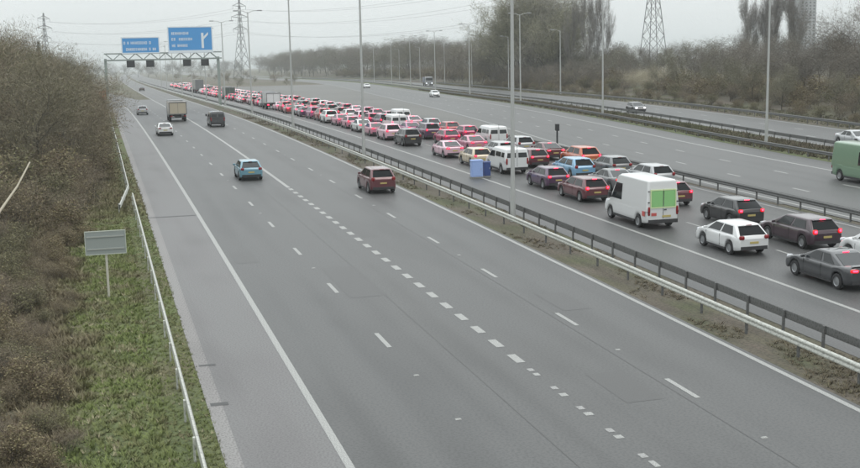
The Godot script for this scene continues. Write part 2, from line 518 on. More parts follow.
func make_van(called: String, L: float, H: float, panel: bool, small := false) -> Node3D:
	# a short-nosed panel van
	var root := Node3D.new()
	root.name = called
	var Wd := 2.0
	var fa := -L / 2 + 0.95
	var ra := L / 2 - 1.05
	var paint: Material = painted("default", lin(0.5, 0.5, 0.5))
	part("body", shell(L, Wd, [[-L / 2, 0.72], [-L / 2 + 0.12, 0.92], [-L / 2 + 0.5, 1.08], [-L / 2 + 1.0, 1.22], [-L / 2 + 1.4, 1.3], [L / 2, 1.3]], 0.3, fa, ra, 0.36), paint, root)
	var lo := [1.16, -L / 2 + 0.85, L / 2 - 0.005, Wd / 2 - 0.015]
	var hi := [H - 0.14, -L / 2 + 1.75, L / 2 - 0.06, Wd / 2 - 0.13]
	part("cabin", cabin([[1.0, lo[1], lo[2], lo[3]], lo, hi, [H - 0.04, hi[1] + 0.18, hi[2] - 0.06, hi[3] - 0.1], [H, hi[1] + 0.45, hi[2] - 0.2, hi[3] - 0.3]]), paint, root)
	var glass: Material = plain("car_glass", lin(0.012, 0.015, 0.017), 0.06)
	var fr := func(t: float) -> Array:
		return [lerpf(lo[0], hi[0], t), lerpf(lo[1], hi[1], t), lerpf(lo[2], hi[2], t), lerpf(lo[3], hi[3], t)]
	var a: Array = fr.call(0.08)
	var b: Array = fr.call(0.72)
	part("windscreen", pane(Vector3(-a[3] * 0.9, a[0], a[1]), Vector3(-b[3] * 0.88, b[0], b[1]), Vector3(b[3] * 0.88, b[0], b[1]), Vector3(a[3] * 0.9, a[0], a[1]), Vector3(0, hi[1] - lo[1], -(hi[0] - lo[0]))), glass, root)
	for sd in [-1.0, 1.0]:
		var n := Vector3(sd * (hi[0] - lo[0]), lo[3] - hi[3], 0)
		part("side_window", pane(Vector3(sd * a[3], a[0], a[1] + 0.25), Vector3(sd * b[3], b[0], b[1] + 0.15), Vector3(sd * b[3], b[0], b[1] + 0.95), Vector3(sd * a[3], a[0], b[1] + 0.95), n), glass, root)
		if not panel:
			for q in [[1.2, 2.3], [2.5, 3.4]]:
				var z0: float = b[1] + q[0]
				var z1: float = minf(b[1] + q[1], L / 2 - 0.35)
				if z1 > z0 + 0.2: part("side_window", pane(Vector3(sd * a[3], a[0] + 0.1, z0), Vector3(sd * b[3], b[0], z0), Vector3(sd * b[3], b[0], z1), Vector3(sd * a[3], a[0] + 0.1, z1), n), glass, root)
			part("rear_window", pane(Vector3(sd * 0.1, a[0] + 0.08, a[2]), Vector3(sd * 0.1, b[0], b[2]), Vector3(sd * b[3] * 0.85, b[0], b[2]), Vector3(sd * a[3] * 0.85, a[0] + 0.08, a[2]), Vector3(0, 0.05, 1)), glass, root)
	wheels(root, Wd - 0.25, [fa, ra], 0.36, 0.23, small)
	for sd in [-1.0, 1.0]:
		part("tail_light", lamp_shape(0.14, 0.5, 0.08), plain("tail", Color.RED), root, Transform3D(Basis.IDENTITY, Vector3(sd * (Wd / 2 - 0.16), 1.02, L / 2 - 0.005)))
		part("headlight", lamp_shape(0.3, 0.3, 0.14), plain("headlamp", lin(0.55, 0.57, 0.6), 0.1), root, Transform3D(Basis(Vector3.UP, -sd * 0.3), Vector3(sd * (Wd / 2 - 0.28), 0.88, -L / 2 + 0.14)))
		part("mirror", boxes([[Vector3(sd * (Wd / 2 + 0.12), 1.42, -L / 2 + 1.2), Vector3(0.2, 0.3, 0.12)]]), plain("trim", lin(0.03, 0.03, 0.032), 0.7), root)
	var trim: Material = plain("trim", lin(0.03, 0.03, 0.032), 0.7)
	part("rear_bumper", boxes([[Vector3(0, 0.45, L / 2), Vector3(Wd * 0.86, 0.2, 0.14)]]), trim, root)
	part("side_sill", boxes([[Vector3(0, 0.34, (fa + ra) / 2), Vector3(Wd * 0.99, 0.14, ra - fa - 0.95)]]), trim, root)
	part("door_seam", boxes([[Vector3(0, 1.4, L / 2 + 0.0), Vector3(0.02, 1.6, 0.02)]]), plain("seam", lin(0.01, 0.01, 0.01), 0.8), root)
	return root

func make_lorry(called: String, L: float, H: float) -> Node3D:
	# cab at the front, ribbed box body behind on a dark chassis
	var root := Node3D.new()
	root.name = called
	var zf := -L / 2
	var cabm := MB.new()
	var rows := []
	for q in [[0.55, 0.0, 1.15], [1.0, -0.04, 1.22], [1.7, -0.02, 1.24], [2.6, 0.12, 1.2], [2.95, 0.35, 1.12]]:
		rows.append(ring_rect(q[2], zf + q[1] + 0.05, zf + 2.1, q[0], 0.15))
	cabm.skin(rows, true)
	for j in rows[-1].size(): cabm.tri(Vector3(0, 3.02, zf + 1.2), rows[-1][(j + 1) % rows[-1].size()], rows[-1][j])
	part("cab", cabm.mesh(), plain("cab_grey", lin(0.25, 0.26, 0.27), 0.4), root)
	var glass: Material = plain("car_glass", lin(0.012, 0.015, 0.017), 0.06)
	part("windscreen", pane(Vector3(-1.1, 1.75, zf + 0.02), Vector3(-1.06, 2.6, zf + 0.16), Vector3(1.06, 2.6, zf + 0.16), Vector3(1.1, 1.75, zf + 0.02), Vector3(0, 0.1, -1)), glass, root)
	for sd in [-1.0, 1.0]:
		part("side_window", pane(Vector3(sd * 1.24, 1.75, zf + 0.3), Vector3(sd * 1.2, 2.5, zf + 0.45), Vector3(sd * 1.2, 2.5, zf + 1.4), Vector3(sd * 1.24, 1.75, zf + 1.4), Vector3(sd, 0.05, 0)), glass, root)
	var bm := MB.new()
	var bz0 := zf + 2.35
	var blen := L / 2 - bz0
	bm.box(Vector3(0, (1.05 + H) / 2, bz0 + blen / 2), Vector3(2.5, H - 1.05, blen))
	part("box_body", bm.mesh(), painted("default", lin(0.5, 0.5, 0.5)), root)
	var e := MB.new()
	for sd in [-1.0, 1.0]:
		e.box(Vector3(sd * 1.2, (1.05 + H) / 2, L / 2 + 0.012), Vector3(0.12, H - 1.0, 0.06))
	e.box(Vector3(0, H - 0.03, L / 2 + 0.02), Vector3(2.3, 0.14, 0.06))
	e.box(Vector3(0, 1.1, L / 2 + 0.02), Vector3(2.3, 0.14, 0.06))
	e.box(Vector3(0, (1.05 + H) / 2, L / 2 + 0.008), Vector3(0.05, H - 1.3, 0.03))
	part("rear_door_frame", e.mesh(), plain("lorry_frame", lin(0.16, 0.16, 0.16), 0.6), root)
	part("chassis", boxes([[Vector3(0, 0.82, 0.6), Vector3(0.9, 0.3, L - 1.6)], [Vector3(0, 0.6, L / 2 - 0.1), Vector3(2.3, 0.14, 0.1)]]), plain("trim", lin(0.03, 0.03, 0.032), 0.7), root)
	var axles := [zf + 1.1, L / 2 - 1.6]
	if L > 9.0: axles = [zf + 1.1, zf + 3.2, L / 2 - 3.6, L / 2 - 2.4, L / 2 - 1.2]
	wheels(root, 2.1, axles, 0.48, 0.32)
	for sd in [-1.0, 1.0]:
		part("tail_light", lamp_shape(0.35, 0.16, 0.08), plain("tail", Color.RED), root, Transform3D(Basis.IDENTITY, Vector3(sd * 0.95, 0.8, L / 2 + 0.02)))
		part("headlight", lamp_shape(0.36, 0.22, 0.1), plain("headlamp", lin(0.55, 0.57, 0.6), 0.1), root, Transform3D(Basis.IDENTITY, Vector3(sd * 0.9, 0.85, zf + 0.04)))
	return root

const PAINTS := {  # pink, rose and magenta put the bleed of brake lights into the paint
	"white": [0.62, 0.63, 0.63], "silver": [0.34, 0.35, 0.36], "grey": [0.13, 0.135, 0.14], "black": [0.018, 0.018, 0.02],
	"charcoal": [0.04, 0.042, 0.046], "red": [0.32, 0.025, 0.03], "maroon": [0.10, 0.022, 0.03], "crimson": [0.36, 0.02, 0.09], "glow_pink": [0.62, 0.40, 0.47],
	"light_blue": [0.17, 0.33, 0.48], "dark_blue": [0.03, 0.05, 0.14], "purple": [0.075, 0.035, 0.075], "orange": [0.42, 0.09, 0.03], "cream": [0.5, 0.42, 0.3],
	"teal_blue": [0.12, 0.26, 0.33], "pale_green": [0.14, 0.23, 0.15], "beige": [0.42, 0.37, 0.28], "dark_green": [0.05, 0.075, 0.06], "glow_rose": [0.52, 0.20, 0.28], "plum": [0.04, 0.02, 0.03], "magenta": [0.36, 0.10, 0.22],
}
var protos := {}
var tail_lit: Material
var tail_dark: Material
var tail_glow: Material
func vehicle(kind: String, colour: String, tf: Transform3D, label: String, category: String, group: String, lit: bool, tiny := false) -> Node3D:
	var key := kind + (" tiny" if tiny else "")
	if not protos.has(key):
		match kind:
			"panel_van": protos[key] = make_van("panel_van", 5.6, 2.72, true, tiny)
			"crew_van": protos[key] = make_van("crew_van", 4.9, 2.0, false, tiny)
			"box_lorry": protos[key] = make_lorry("box_lorry", 7.0, 2.8)
			"articulated_lorry": protos[key] = make_lorry("articulated_lorry", 14.0, 4.0)
			_: protos[key] = make_car(kind, tiny)
	var o := copy_of(protos[key], tf, label, category, group)
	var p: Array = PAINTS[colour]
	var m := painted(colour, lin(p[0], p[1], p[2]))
	for ch in o.get_children():
		var nm: String = String(ch.name)
		if nm.begins_with("body") or nm.begins_with("cabin") or nm.begins_with("mirror") and not kind.ends_with("van") or nm.begins_with("box_body") or nm.begins_with("rear_spoiler") or nm.begins_with("boot_lip"):
			ch.material_override = m
		elif nm.begins_with("tail_light"):
			ch.material_override = tail_lit if lit and ch.get_child_count() == 0 else tail_glow if lit else tail_dark
			for b in ch.get_children(): b.material_override = tail_lit if lit else tail_dark
		elif nm.begins_with("high_brake"):
			ch.material_override = tail_lit if lit else tail_dark
	return o

# ------------------------------------------------------------------ vegetation
func shade(c: Color, k: float) -> Color:
	return Color(c.r * k, c.g * k, c.b * k)
func limb(mb: MB, a: Vector3, dir: Vector3, length: float, r: float, depth: int, tips: Array, col: Color, up: float) -> void:
	var steps := 4 if depth == 3 else 3
	var p := a
	var d := dir
	var rr := r
	for k in steps:
		d = (d + Vector3(rng.randf_range(-0.2, 0.2), rng.randf_range(-0.05, 0.12) + up * 0.08, rng.randf_range(-0.2, 0.2))).normalized()
		var q := p + d * length / steps
		var r2 := rr * 0.8
		mb.tube(p, q, rr, r2, 5 if depth > 1 else 3, shade(col, rng.randf_range(0.85, 1.15)), false)
		if depth > 0:
			for j in (2 if depth > 1 else 2):
				var g := rng.randf() * TAU
				var side := d.cross(Vector3(cos(g), 0.2, sin(g))).normalized()
				limb(mb, q, (d * rng.randf_range(0.5, 0.9) + side * rng.randf_range(0.5, 0.9) + Vector3.UP * up * 0.35).normalized(), length * rng.randf_range(0.5, 0.7), r2 * 0.6, depth - 1, tips, col, up)
		tips.append([q, d, depth])
		p = q
		rr = r2
# a bare winter tree: limbs in the trunk mesh, a haze of fine twigs as the crown
func bare_tree(height: float, spread_: float, up: float, twigs: int, bark: Color, twig: Color, seed_: int, leafy := 0.0, leaf := Color.WHITE) -> Array:
	rng.seed = seed_
	var tr := MB.new()
	var tips := []
	var stems := 1 if height > 7.0 else 3
	for k in stems:
		var lean := Vector3(rng.randf_range(-0.15, 0.15), 1, rng.randf_range(-0.15, 0.15)) if stems == 1 else Vector3(rng.randf_range(-0.5, 0.5), 1, rng.randf_range(-0.5, 0.5))
		limb(tr, Vector3(rng.randf_range(-0.2, 0.2) * (stems - 1), -0.2, rng.randf_range(-0.2, 0.2) * (stems - 1)), lean.normalized(), height * 0.8, height * 0.014, 3, tips, bark, up)
	var cr := MB.new()
	var outer := tips.filter(func(t): return t[2] <= 1)
	for k in twigs:
		var t: Array = outer[rng.randi() % outer.size()]
		var p: Vector3 = t[0] + Vector3(rng.randfn(), rng.randfn(), rng.randfn()) * 0.045 * height * spread_
		if p.y < 0.15: p.y = 0.15 + rng.randf() * 0.3
		var d: Vector3 = (t[1] + Vector3(rng.randfn(), rng.randfn() * 0.8 + up * 0.5, rng.randfn()) * 0.75).normalized()
		var len := height * rng.randf_range(0.035, 0.10)
		var wv := d.cross(Vector3(rng.randfn(), rng.randfn(), rng.randfn())).normalized() * (0.006 + 0.0016 * height)
		cr.tri(p - wv, p + d * len, p + wv, shade(twig, rng.randf_range(0.6, 1.45)))
		if rng.randf() < leafy:
			var q := p + d * len * rng.randf()
			var e1 := Vector3(rng.randfn(), rng.randfn(), rng.randfn()).normalized() * rng.randf_range(0.05, 0.1)
			var e2 := e1.cross(Vector3(rng.randfn(), rng.randfn(), rng.randfn()).normalized())
			cr.quad(q - e1, q + e2 * 0.7, q + e1, q - e2 * 0.7, shade(leaf, rng.randf_range(0.55, 1.5)))
	return [tr.mesh(), cr.mesh()]
func plant_proto(called: String, meshes: Array, m: Material) -> Node3D:
	var root := Node3D.new()
	root.name = called
	root.set_meta("tall", (meshes[1] as ArrayMesh).get_aabb().end.y)
	part("trunk" if called.ends_with("tree") else "stems", meshes[0], m, root)
	part("crown" if called.ends_with("tree") else "foliage", meshes[1], m, root)
	return root
func plant(proto: Node3D, where: Vector3, size: float, label: String, category: String, group: String, wide := 1.0) -> void:
	# size: height in metres
	var k: float = size / float(proto.get_meta("tall"))
	var b := Basis(Vector3.UP, rng.randf() * TAU).scaled(Vector3(k * wide, k, k * wide))
	copy_of(proto, Transform3D(b, where), label, category, group)

# ------------------------------------------------------------------ pylons
func pylon(where: Vector3, height: float, turn: float, thick: float, label: String) -> Array:
	var root := thing("electricity_pylon", label, "pylon", Transform3D(Basis(Vector3.UP, turn), where), "lattice pylons of the power line")
	var steel: Material = plain("pylon", lin(0.16, 0.165, 0.17), 0.6, 0.3)
	var half := func(t: float) -> float:
		return lerpf(4.2, 1.1, minf(t / 0.62, 1.0)) if t < 0.62 else lerpf(1.1, 0.25, (t - 0.62) / 0.38)
	var cs := [Vector2(1, 1), Vector2(-1, 1), Vector2(-1, -1), Vector2(1, -1)]
	var levels := [0.0, 0.13, 0.25, 0.36, 0.46, 0.55, 0.62, 0.70, 0.78, 0.86, 0.93, 1.0]
	for q in cs:
		var l := MB.new()
		for k in levels.size() - 1:
			var a: float = half.call(levels[k])
			var b: float = half.call(levels[k + 1])
			l.tube(Vector3(q.x * a, levels[k] * height, q.y * a), Vector3(q.x * b, levels[k + 1] * height, q.y * b), thick, thick, 4)
		part("leg", l.mesh(), steel, root)
	var br := MB.new()
	for k in levels.size() - 1:
		var a: float = half.call(levels[k])
		var b: float = half.call(levels[k + 1])
		for j in 4:
			var q: Vector2 = cs[j]
			var r: Vector2 = cs[(j + 1) % 4]
			br.tube(Vector3(q.x * a, levels[k] * height, q.y * a), Vector3(r.x * b, levels[k + 1] * height, r.y * b), thick * 0.6, thick * 0.6, 3)
			br.tube(Vector3(r.x * a, levels[k] * height, r.y * a), Vector3(q.x * b, levels[k + 1] * height, q.y * b), thick * 0.6, thick * 0.6, 3)
	part("bracing", br.mesh(), steel, root)
	var ends := []
	for q in [[0.62, 7.0], [0.77, 8.5], [0.91, 6.5]]:
		for sd in [-1.0, 1.0]:
			var arm := MB.new()
			var h: float = q[0] * height
			var w: float = half.call(q[0])
			var tip := Vector3(sd * q[1], h + 0.4, 0)
			for z in [-1.0, 1.0]:
				arm.tube(Vector3(sd * w, h, z * w), tip, thick * 0.8, thick * 0.6, 4)
				arm.tube(Vector3(sd * w * 0.9, h + 2.2, z * w * 0.9), tip, thick * 0.8, thick * 0.6, 4)
			part("cross_arm", arm.mesh(), steel, root)
			var ins := MB.new()
			ins.tube(tip, tip + Vector3(0, -2.2, 0), 0.12, 0.12, 5)
			part("insulator", ins.mesh(), steel, root)
			ends.append(root.transform * (tip + Vector3(0, -2.2, 0)))
	return ends
func wire(a: Vector3, b: Vector3, sag: float, r: float, label: String) -> void:
	var mb := MB.new()
	var prev := Vector3.ZERO
	for k in 25:
		var t := k / 24.0
		var p := (b - a) * t - Vector3(0, 4.0 * sag * t * (1.0 - t), 0)
		if k: mb.tube(prev, p, r, r, 4, Color.WHITE, false)
		prev = p
	var o := part("power_line", mb.mesh(), plain("wire", lin(0.2, 0.2, 0.21), 0.6), self, Transform3D(Basis.IDENTITY, a))
	tag(o, label, "power line", "wires strung between the pylons")

func scatter(called: String, label: String, m: Mesh, material: Material, tfs: Array, cols: Array) -> void:
	var mm := MultiMesh.new()
	mm.transform_format = MultiMesh.TRANSFORM_3D
	mm.use_colors = true
	mm.mesh = m
	mm.instance_count = tfs.size()
	for k in tfs.size():
		mm.set_instance_transform(k, tfs[k])
		mm.set_instance_color(k, cols[k])
	var o := MultiMeshInstance3D.new()
	o.name = numbered(called)
	o.multimesh = mm
	o.material_override = material
	add_child(o)
	tag(o, label, "grass", "", "stuff")
func tuft(blades: int, seed_: int, lean: float) -> ArrayMesh:
	rng.seed = seed_
	var mb := MB.new()
	for k in blades:
		var g := rng.randf() * TAU
		var b := Vector3(cos(g), 0, sin(g)) * rng.randf() * 0.35
		var d := Vector3(cos(g) * lean * rng.randf(), rng.randf_range(0.6, 1.0), sin(g) * lean * rng.randf())
		var w := Vector3(-sin(g + 0.6), 0, cos(g + 0.6)) * 0.07
		var k2 := rng.randf_range(0.7, 1.3)
		mb.tri(b - w, b + d, b + w, Color(k2, k2, k2))
	return mb.mesh()

# ==================================================================
func _ready() -> void:
	rng.seed = 7
	noise.seed = 11
	noise.frequency = 0.01
	noise.fractal_octaves = 3

	# ---- camera
	var pit := 0.1463
	var yaw := 0.2776
	var roll := -0.0240
	var fw := Vector3(sin(yaw) * cos(pit), -sin(pit), -cos(yaw) * cos(pit))
	var rt := Vector3(cos(yaw), 0, sin(yaw))
	var upv := rt.cross(fw)
	var r2 := rt * cos(roll) + upv * sin(roll)
	var u2 := -rt * sin(roll) + upv * cos(roll)
	var cam := Camera3D.new()
	cam.name = "camera"
	add_child(cam)
	cam.transform = Transform3D(Basis(r2, u2, -fw), Vector3(0, 10.9755, 0))
	cam.fov = 22.84
	cam.near = 0.5
	cam.far = 9000.0
	cam.current = true

	# ---- overcast sky, three times as bright overhead as at the horizon
	var env := Environment.new()
	env.background_mode = Environment.BG_SKY
	var skym := ProceduralSkyMaterial.new()
	skym.sky_horizon_color = lin(0.80, 0.84, 0.835)
	skym.sky_top_color = lin(2.3, 2.42, 2.46)
	skym.sky_curve = 0.6
	skym.ground_horizon_color = lin(0.45, 0.46, 0.45)
	skym.ground_bottom_color = lin(0.2, 0.2, 0.19)
	# faint cloud texture in the overcast
	var cn := FastNoiseLite.new()
	cn.seed = 8
	cn.frequency = 0.012
	cn.fractal_octaves = 4
	var cim := cn.get_seamless_image(1024, 512)
	cim.convert(Image.FORMAT_RGBA8)
	skym.sky_cover = ImageTexture.create_from_image(cim)
	skym.sky_cover_modulate = Color(1, 1, 1, 0.16)
	var sky := Sky.new()
	sky.sky_material = skym
	env.sky = sky
	env.tonemap_mode = Environment.TONE_MAPPER_LINEAR
	env.tonemap_exposure = 0.95
	env.fog_enabled = true
	env.fog_density = 0.00028
	env.fog_light_color = Color(0.88, 0.9, 0.9)
	env.sdfgi_enabled = true
	env.ssao_enabled = true
	env.ssil_enabled = true
	var we := WorldEnvironment.new()
	we.name = "world_environment"
	we.environment = env
	add_child(we)
	var sun := DirectionalLight3D.new()
	sun.name = "sun"
	sun.light_energy = 0.3
	sun.light_angular_distance = 25.0
	sun.light_color = Color(1.0, 0.985, 0.96)
	sun.shadow_enabled = true
	add_child(sun)
	sun.rotation_degrees = Vector3(-62, 35, 0)

	# ---- materials
	var fine := grain(3, 0.05, 0.72, 1.18)
	var coarse := grain(4, 0.02, 0.6, 1.3)
	var asphalt := surface("asphalt", lin(0.080, 0.081, 0.080), 0.52, fine, 3.0)
	var shoulder_m := surface("shoulder", lin(0.148, 0.1465, 0.146), 0.6, fine, 2.2)
	var slip_m := surface("slip_asphalt", lin(0.13, 0.131, 0.133), 0.62, fine, 3.0)
	var soil := surface("soil", Color.WHITE, 0.95, coarse, 1.6, 3.0)
	var line_white := surface("line_white", lin(0.43, 0.435, 0.42), 0.6, grain(5, 0.04, 0.55, 1.1), 0.9)
	var line_worn := surface("line_worn", lin(0.30, 0.30, 0.295), 0.7, coarse, 0.7)
	var galvanised := surface("galvanised", lin(0.46, 0.47, 0.43), 0.5, coarse, 1.3)
	var weathered := surface("weathered_steel", lin(0.11, 0.112, 0.11), 0.65, coarse, 1.1)
	tail_lit = plain("tail_lit", lin(0.5, 0.02, 0.03), 0.25)
	tail_lit.emission_enabled = true
	tail_lit.emission = Color(1.0, 0.22, 0.34)
	tail_lit.emission_energy_multiplier = 5.0
	tail_glow = plain("tail_glow", lin(0.45, 0.015, 0.02), 0.2)
	tail_glow.emission_enabled = true
	tail_glow.emission = Color(1.0, 0.05, 0.08)
	tail_glow.emission_energy_multiplier = 0.7
	tail_dark = plain("tail_dark", lin(0.22, 0.012, 0.016), 0.2)

	# ---- ground
	var gm := MB.new()
	var us := [-3000.0, -900.0, -300.0, -120.0, -60.0, -30.0, -15.0, -8.0, -4.0, -1.0, 1.0, 2.7, 20.6, 21.5, 22.5, 23.5, 39.0, 39.9, 40.3, 56.0, 58.0, 60.0, 63.0, 74.5, 76.0, 80.0, 90.0, 100.0, 130.0, 200.0, 400.0, 1000.0, 4000.0]
	var ss := s_steps(6.0, 6000.0)
	for s in ss:
		for u in us:
			var uu: float = u + (dv(s) if u > 39.95 else 0.0)
			gm.v.append(W(uu, s, bank(uu, u if u > 39.95 else 0.0) - 0.03))
			gm.n.append(Vector3.UP)
			gm.c.append(soil_tint(uu, s))
			gm.t.append(Vector2(uu, s))
	for r in ss.size() - 1:
		for j in us.size() - 1:
			var k: int = r * us.size() + j
			for q in [k, k + us.size(), k + 1, k + 1, k + us.size(), k + us.size() + 1]: gm.i.append(q)
	tag(part("ground", gm.mesh(), soil, self), "brown winter ground beside and beyond the motorway", "", "", "structure")

	# ---- carriageways
	var road_a := part("road", sheet("a", spread(5.55, 20.6, 0.25), s_steps(6, 300) , 0.0, asphalt_tint), asphalt, self)
	tag(road_a, "grey four-lane carriageway with free-flowing traffic driving away", "", "", "structure")
	var road_a2 := part("road", sheet("a", spread(12.75, 20.6, 0.6), s_steps(300, 2600), 0.0, asphalt_tint), asphalt, self)
	tag(road_a2, "two-lane continuation of the carriageway past the exit nose", "", "", "structure")
	var hard := part("hard_shoulder", sheet("a", spread(2.7, 5.55, 0.35), s_steps(6, 215), 0.0, shoulder_tint), shoulder_m, self)
	tag(hard, "pale patched hard shoulder beside the guard rail", "", "", "structure")
	var slip_road := part("slip_road", sheet("s", spread(2.0, 12.7, 0.7), s_steps(215, 900), -0.008, asphalt_tint), slip_m, self)
	tag(slip_road, "exit slip road leaving the carriageway past the gantry", "", "", "structure")
	var road_b := part("road", sheet("a", spread(23.6, 39.6, 0.35), s_steps(14, 2600), 0.0, asphalt_tint), asphalt, self)
	tag(road_b, "three-lane carriageway filled by the traffic jam, with its hard shoulder", "", "", "structure")
	var road_c := part("road", sheet("d", spread(40.3, 56.0, 0.6), s_steps(14, 2600), 0.0, asphalt_tint), asphalt, self)
	tag(road_c, "oncoming carriageway beside the traffic jam", "", "", "structure")
	var road_d := part("road", sheet("d", spread(63.0, 74.5, 0.6), s_steps(14, 2600), 0.0, asphalt_tint), asphalt, self)
	tag(road_d, "oncoming carriageway beside the tree belt", "", "", "structure")

	var gore := MB.new()
	var gs := s_steps(62, 460)
	for s in gs:
		for j in 5:
			var uu := lerpf(40.1, 40.3 + dv(s), j / 4.0)
			gore.v.append(W(uu, s, -0.01)); gore.n.append(Vector3.UP); gore.c.append(asphalt_tint(uu * 0.6 + 60.0, s)); gore.t.append(Vector2.ZERO)
	for r in gs.size() - 1:
		for j in 4:
			for q in [r * 5 + j, r * 5 + j + 5, r * 5 + j + 1, r * 5 + j + 1, r * 5 + j + 5, r * 5 + j + 6]: gore.i.append(q)
	tag(part("paved_gore", gore.mesh(), surface("old_asphalt", lin(0.105, 0.103, 0.094), 0.6, coarse, 3.5), self), "old paving between the jam and the oncoming carriageway as they part", "", "", "structure")
	part("drain_edge", sheet("a", [2.62, 2.85, 3.06], s_steps(8, 214), 0.004, shoulder_tint), surface("drain_concrete", lin(0.24, 0.235, 0.23), 0.75, coarse, 0.9), hard)

	# markings
	line(hard, "a", 5.62, 8, 215, 0.22, line_white)
	line(slip_road, "s", 5.62, 216, 600, 0.22, line_white)
	line(road_a, "a", 20.33, 8, 300, 0.2, line_white)
	line(road_a2, "a", 20.33, 301, 1500, 0.2, line_white)
	line(road_a2, "a", 12.95, 301, 1500, 0.22, line_white)
	dashes(road_a, "a", 9.3, range_f(39.14, 200, 9.0), 2.0, 0.17, line_white)
	far_dashes(road_a, "a", 9.3, 201.1, 290, 9.0, 2.0, 0.17, line_white)
	dashes(road_a, "a", 16.6, range_f(21.76, 200, 9.0), 2.0, 0.17, line_white)
	far_dashes(road_a, "a", 16.6, 201.8, 299, 9.0, 2.0, 0.17, line_white)
	far_dashes(road_a2, "a", 16.6, 305, 600, 9.0, 2.0, 0.17, line_white)
	dashes(road_a, "a", 12.95, range_f(35.4, 82, 2.0), 1.0, 0.3, line_white, "block_marking")
	line(road_a, "a", 12.95, 82.4, 299, 0.26, line_white)
	rng.seed = 21
	for s in range_f(23.4, 35, 2.0):
		dashes(road_a, "a", 12.95 + rng.randf_range(-0.03, 0.03), [s + rng.randf_range(-0.1, 0.1)], rng.randf_range(0.25, 0.45), rng.randf_range(0.16, 0.26), line_white, "block_marking")
		dashes(road_a, "a", 12.95, [s + 0.62], 0.3, 0.2, line_worn, "block_marking")
	var stud := MB.new()
	stud.hexa([Vector3(-0.09, 0, -0.06), Vector3(-0.09, 0, 0.06), Vector3(0.09, 0, 0.06), Vector3(0.09, 0, -0.06), Vector3(-0.06, 0.022, -0.03), Vector3(-0.06, 0.022, 0.03), Vector3(0.06, 0.022, 0.03), Vector3(0.06, 0.022, -0.03)])
	var stud_m := stud.mesh()
	for q in [[9.3, 34.64], [9.3, 30.2], [16.6, 35.26], [16.6, 26.2]]:
		for s in range_f(q[1], 110 if q[1] > 34 else q[1] + 1, 18.0):
			part("road_stud", stud_m, line_white, road_a, frame("a", q[0], s, 0.003))
	var seam_m := surface("tar_seam", lin(0.035, 0.035, 0.035), 0.5, fine, 1.0)
	part("tar_joint", sheet("a", [2.6, 3.6, 4.5, 5.45], [71.3, 71.65], 0.008, white), seam_m, hard)
	part("tar_joint", sheet("a", [2.72, 3.25], [33.6, 33.9], 0.008, white), seam_m, hard)
	part("tar_joint", sheet("a", [2.75, 3.3], [37.9, 38.1], 0.008, white), seam_m, hard)
	var patch_m := surface("repair_patch", lin(0.066, 0.066, 0.065), 0.5, fine, 1.4)
	for q in [[9.6, 11.2, 46.0, 52.5], [13.3, 14.2, 60.0, 69.0], [17.0, 18.2, 41.0, 44.0], [6.0, 7.1, 55.0, 58.0], [14.4, 15.6, 30.0, 33.0]]:
		part("repair_patch", sheet("a", [q[0], q[1]], s_steps(q[2], q[3]), 0.004, white), patch_m, road_a)
	for q in [[11.1, 22, 130], [16.25, 18, 150]]:
		part("tar_joint", sheet("a", [q[0] - 0.02, q[0] + 0.02], s_steps(q[1], q[2]), 0.0055, white), surface("old_seam", lin(0.068, 0.068, 0.067), 0.5, fine, 1.0), hard if q[0] < 5.5 else road_a)
	line(road_b, "a", 27.5, 15, 700, 0.22, line_white)
	line(road_b, "a", 39.1, 15, 500, 0.18, line_worn)
	for u in [31.5, 35.4]:
		dashes(road_b, "a", u, range_f(30.0, 130, 9.0), 2.0, 0.15, line_white)
		far_dashes(road_b, "a", u, 130, 400, 9.0, 2.0, 0.15, line_white)
	line(road_c, "d", 40.85, 15, 700, 0.2, line_white)
	line(road_c, "d", 52.9, 15, 700, 0.24, line_white)
	for q in [[44.85, 67.1], [48.95, 76.3]]:
		dashes(road_c, "d", q[0], range_f(q[1] - 18.0, 180, 9.0), 2.0, 0.2, line_white)
		far_dashes(road_c, "d", q[0], q[1] + 117.0, 450, 9.0, 2.0, 0.2, line_white)
	line(road_d, "d", 63.4, 15, 700, 0.2, line_white)
	line(road_d, "d", 73.9, 15, 700, 0.2, line_white)
	for u in [67.0, 70.5]:
		dashes(road_d, "d", u, range_f(75.0, 180, 9.0), 2.0, 0.2, line_white)
		far_dashes(road_d, "d", u, 183, 450, 9.0, 2.0, 0.2, line_white)

	# verges laid over the ground
	tag(part("grass_verge", sheet("a", spread(-3.0, 2.68, 0.4), s_steps(8, 214), -0.012, func(u, s): return turf_tint(u, s)), soil, self), "green and brown grass verge between scrub and hard shoulder", "", "", "structure")
	tag(part("central_reserve", sheet("a", spread(20.6, 23.6, 0.3), s_steps(8, 900), -0.012, func(u, s): return shade(soil_tint(u * 1.3 + 40, s * 1.4), 0.9)), soil, self), "muddy strip with sparse grass between the guard rails", "", "", "structure")
	tag(part("central_reserve", sheet("d", spread(56.0, 63.0, 0.7), s_steps(14, 900), -0.012, func(u, s): return shade(turf_tint(u, s), 0.8)), soil, self), "dark rough strip between the two oncoming carriageways", "", "", "structure")

	# ---- guard rails
	guard_rail("galvanised guard rail along the hard shoulder, in front of the blank sign", "a", 1.9, 16, 79, 0.65, 1.0, galvanised, galvanised)
	guard_rail("guard rail past the hard shoulder joint, its end flared towards the scrub", "a", 1.75, 73.5, 330, 0.65, 1.0, galvanised, galvanised, 3.2, 190.0, -0.8)
	guard_rail("pale galvanised guard rail facing the free-flowing lanes along the muddy strip", "a", 21.8, 16, 800, 0.70, -1.0, galvanised, weathered)
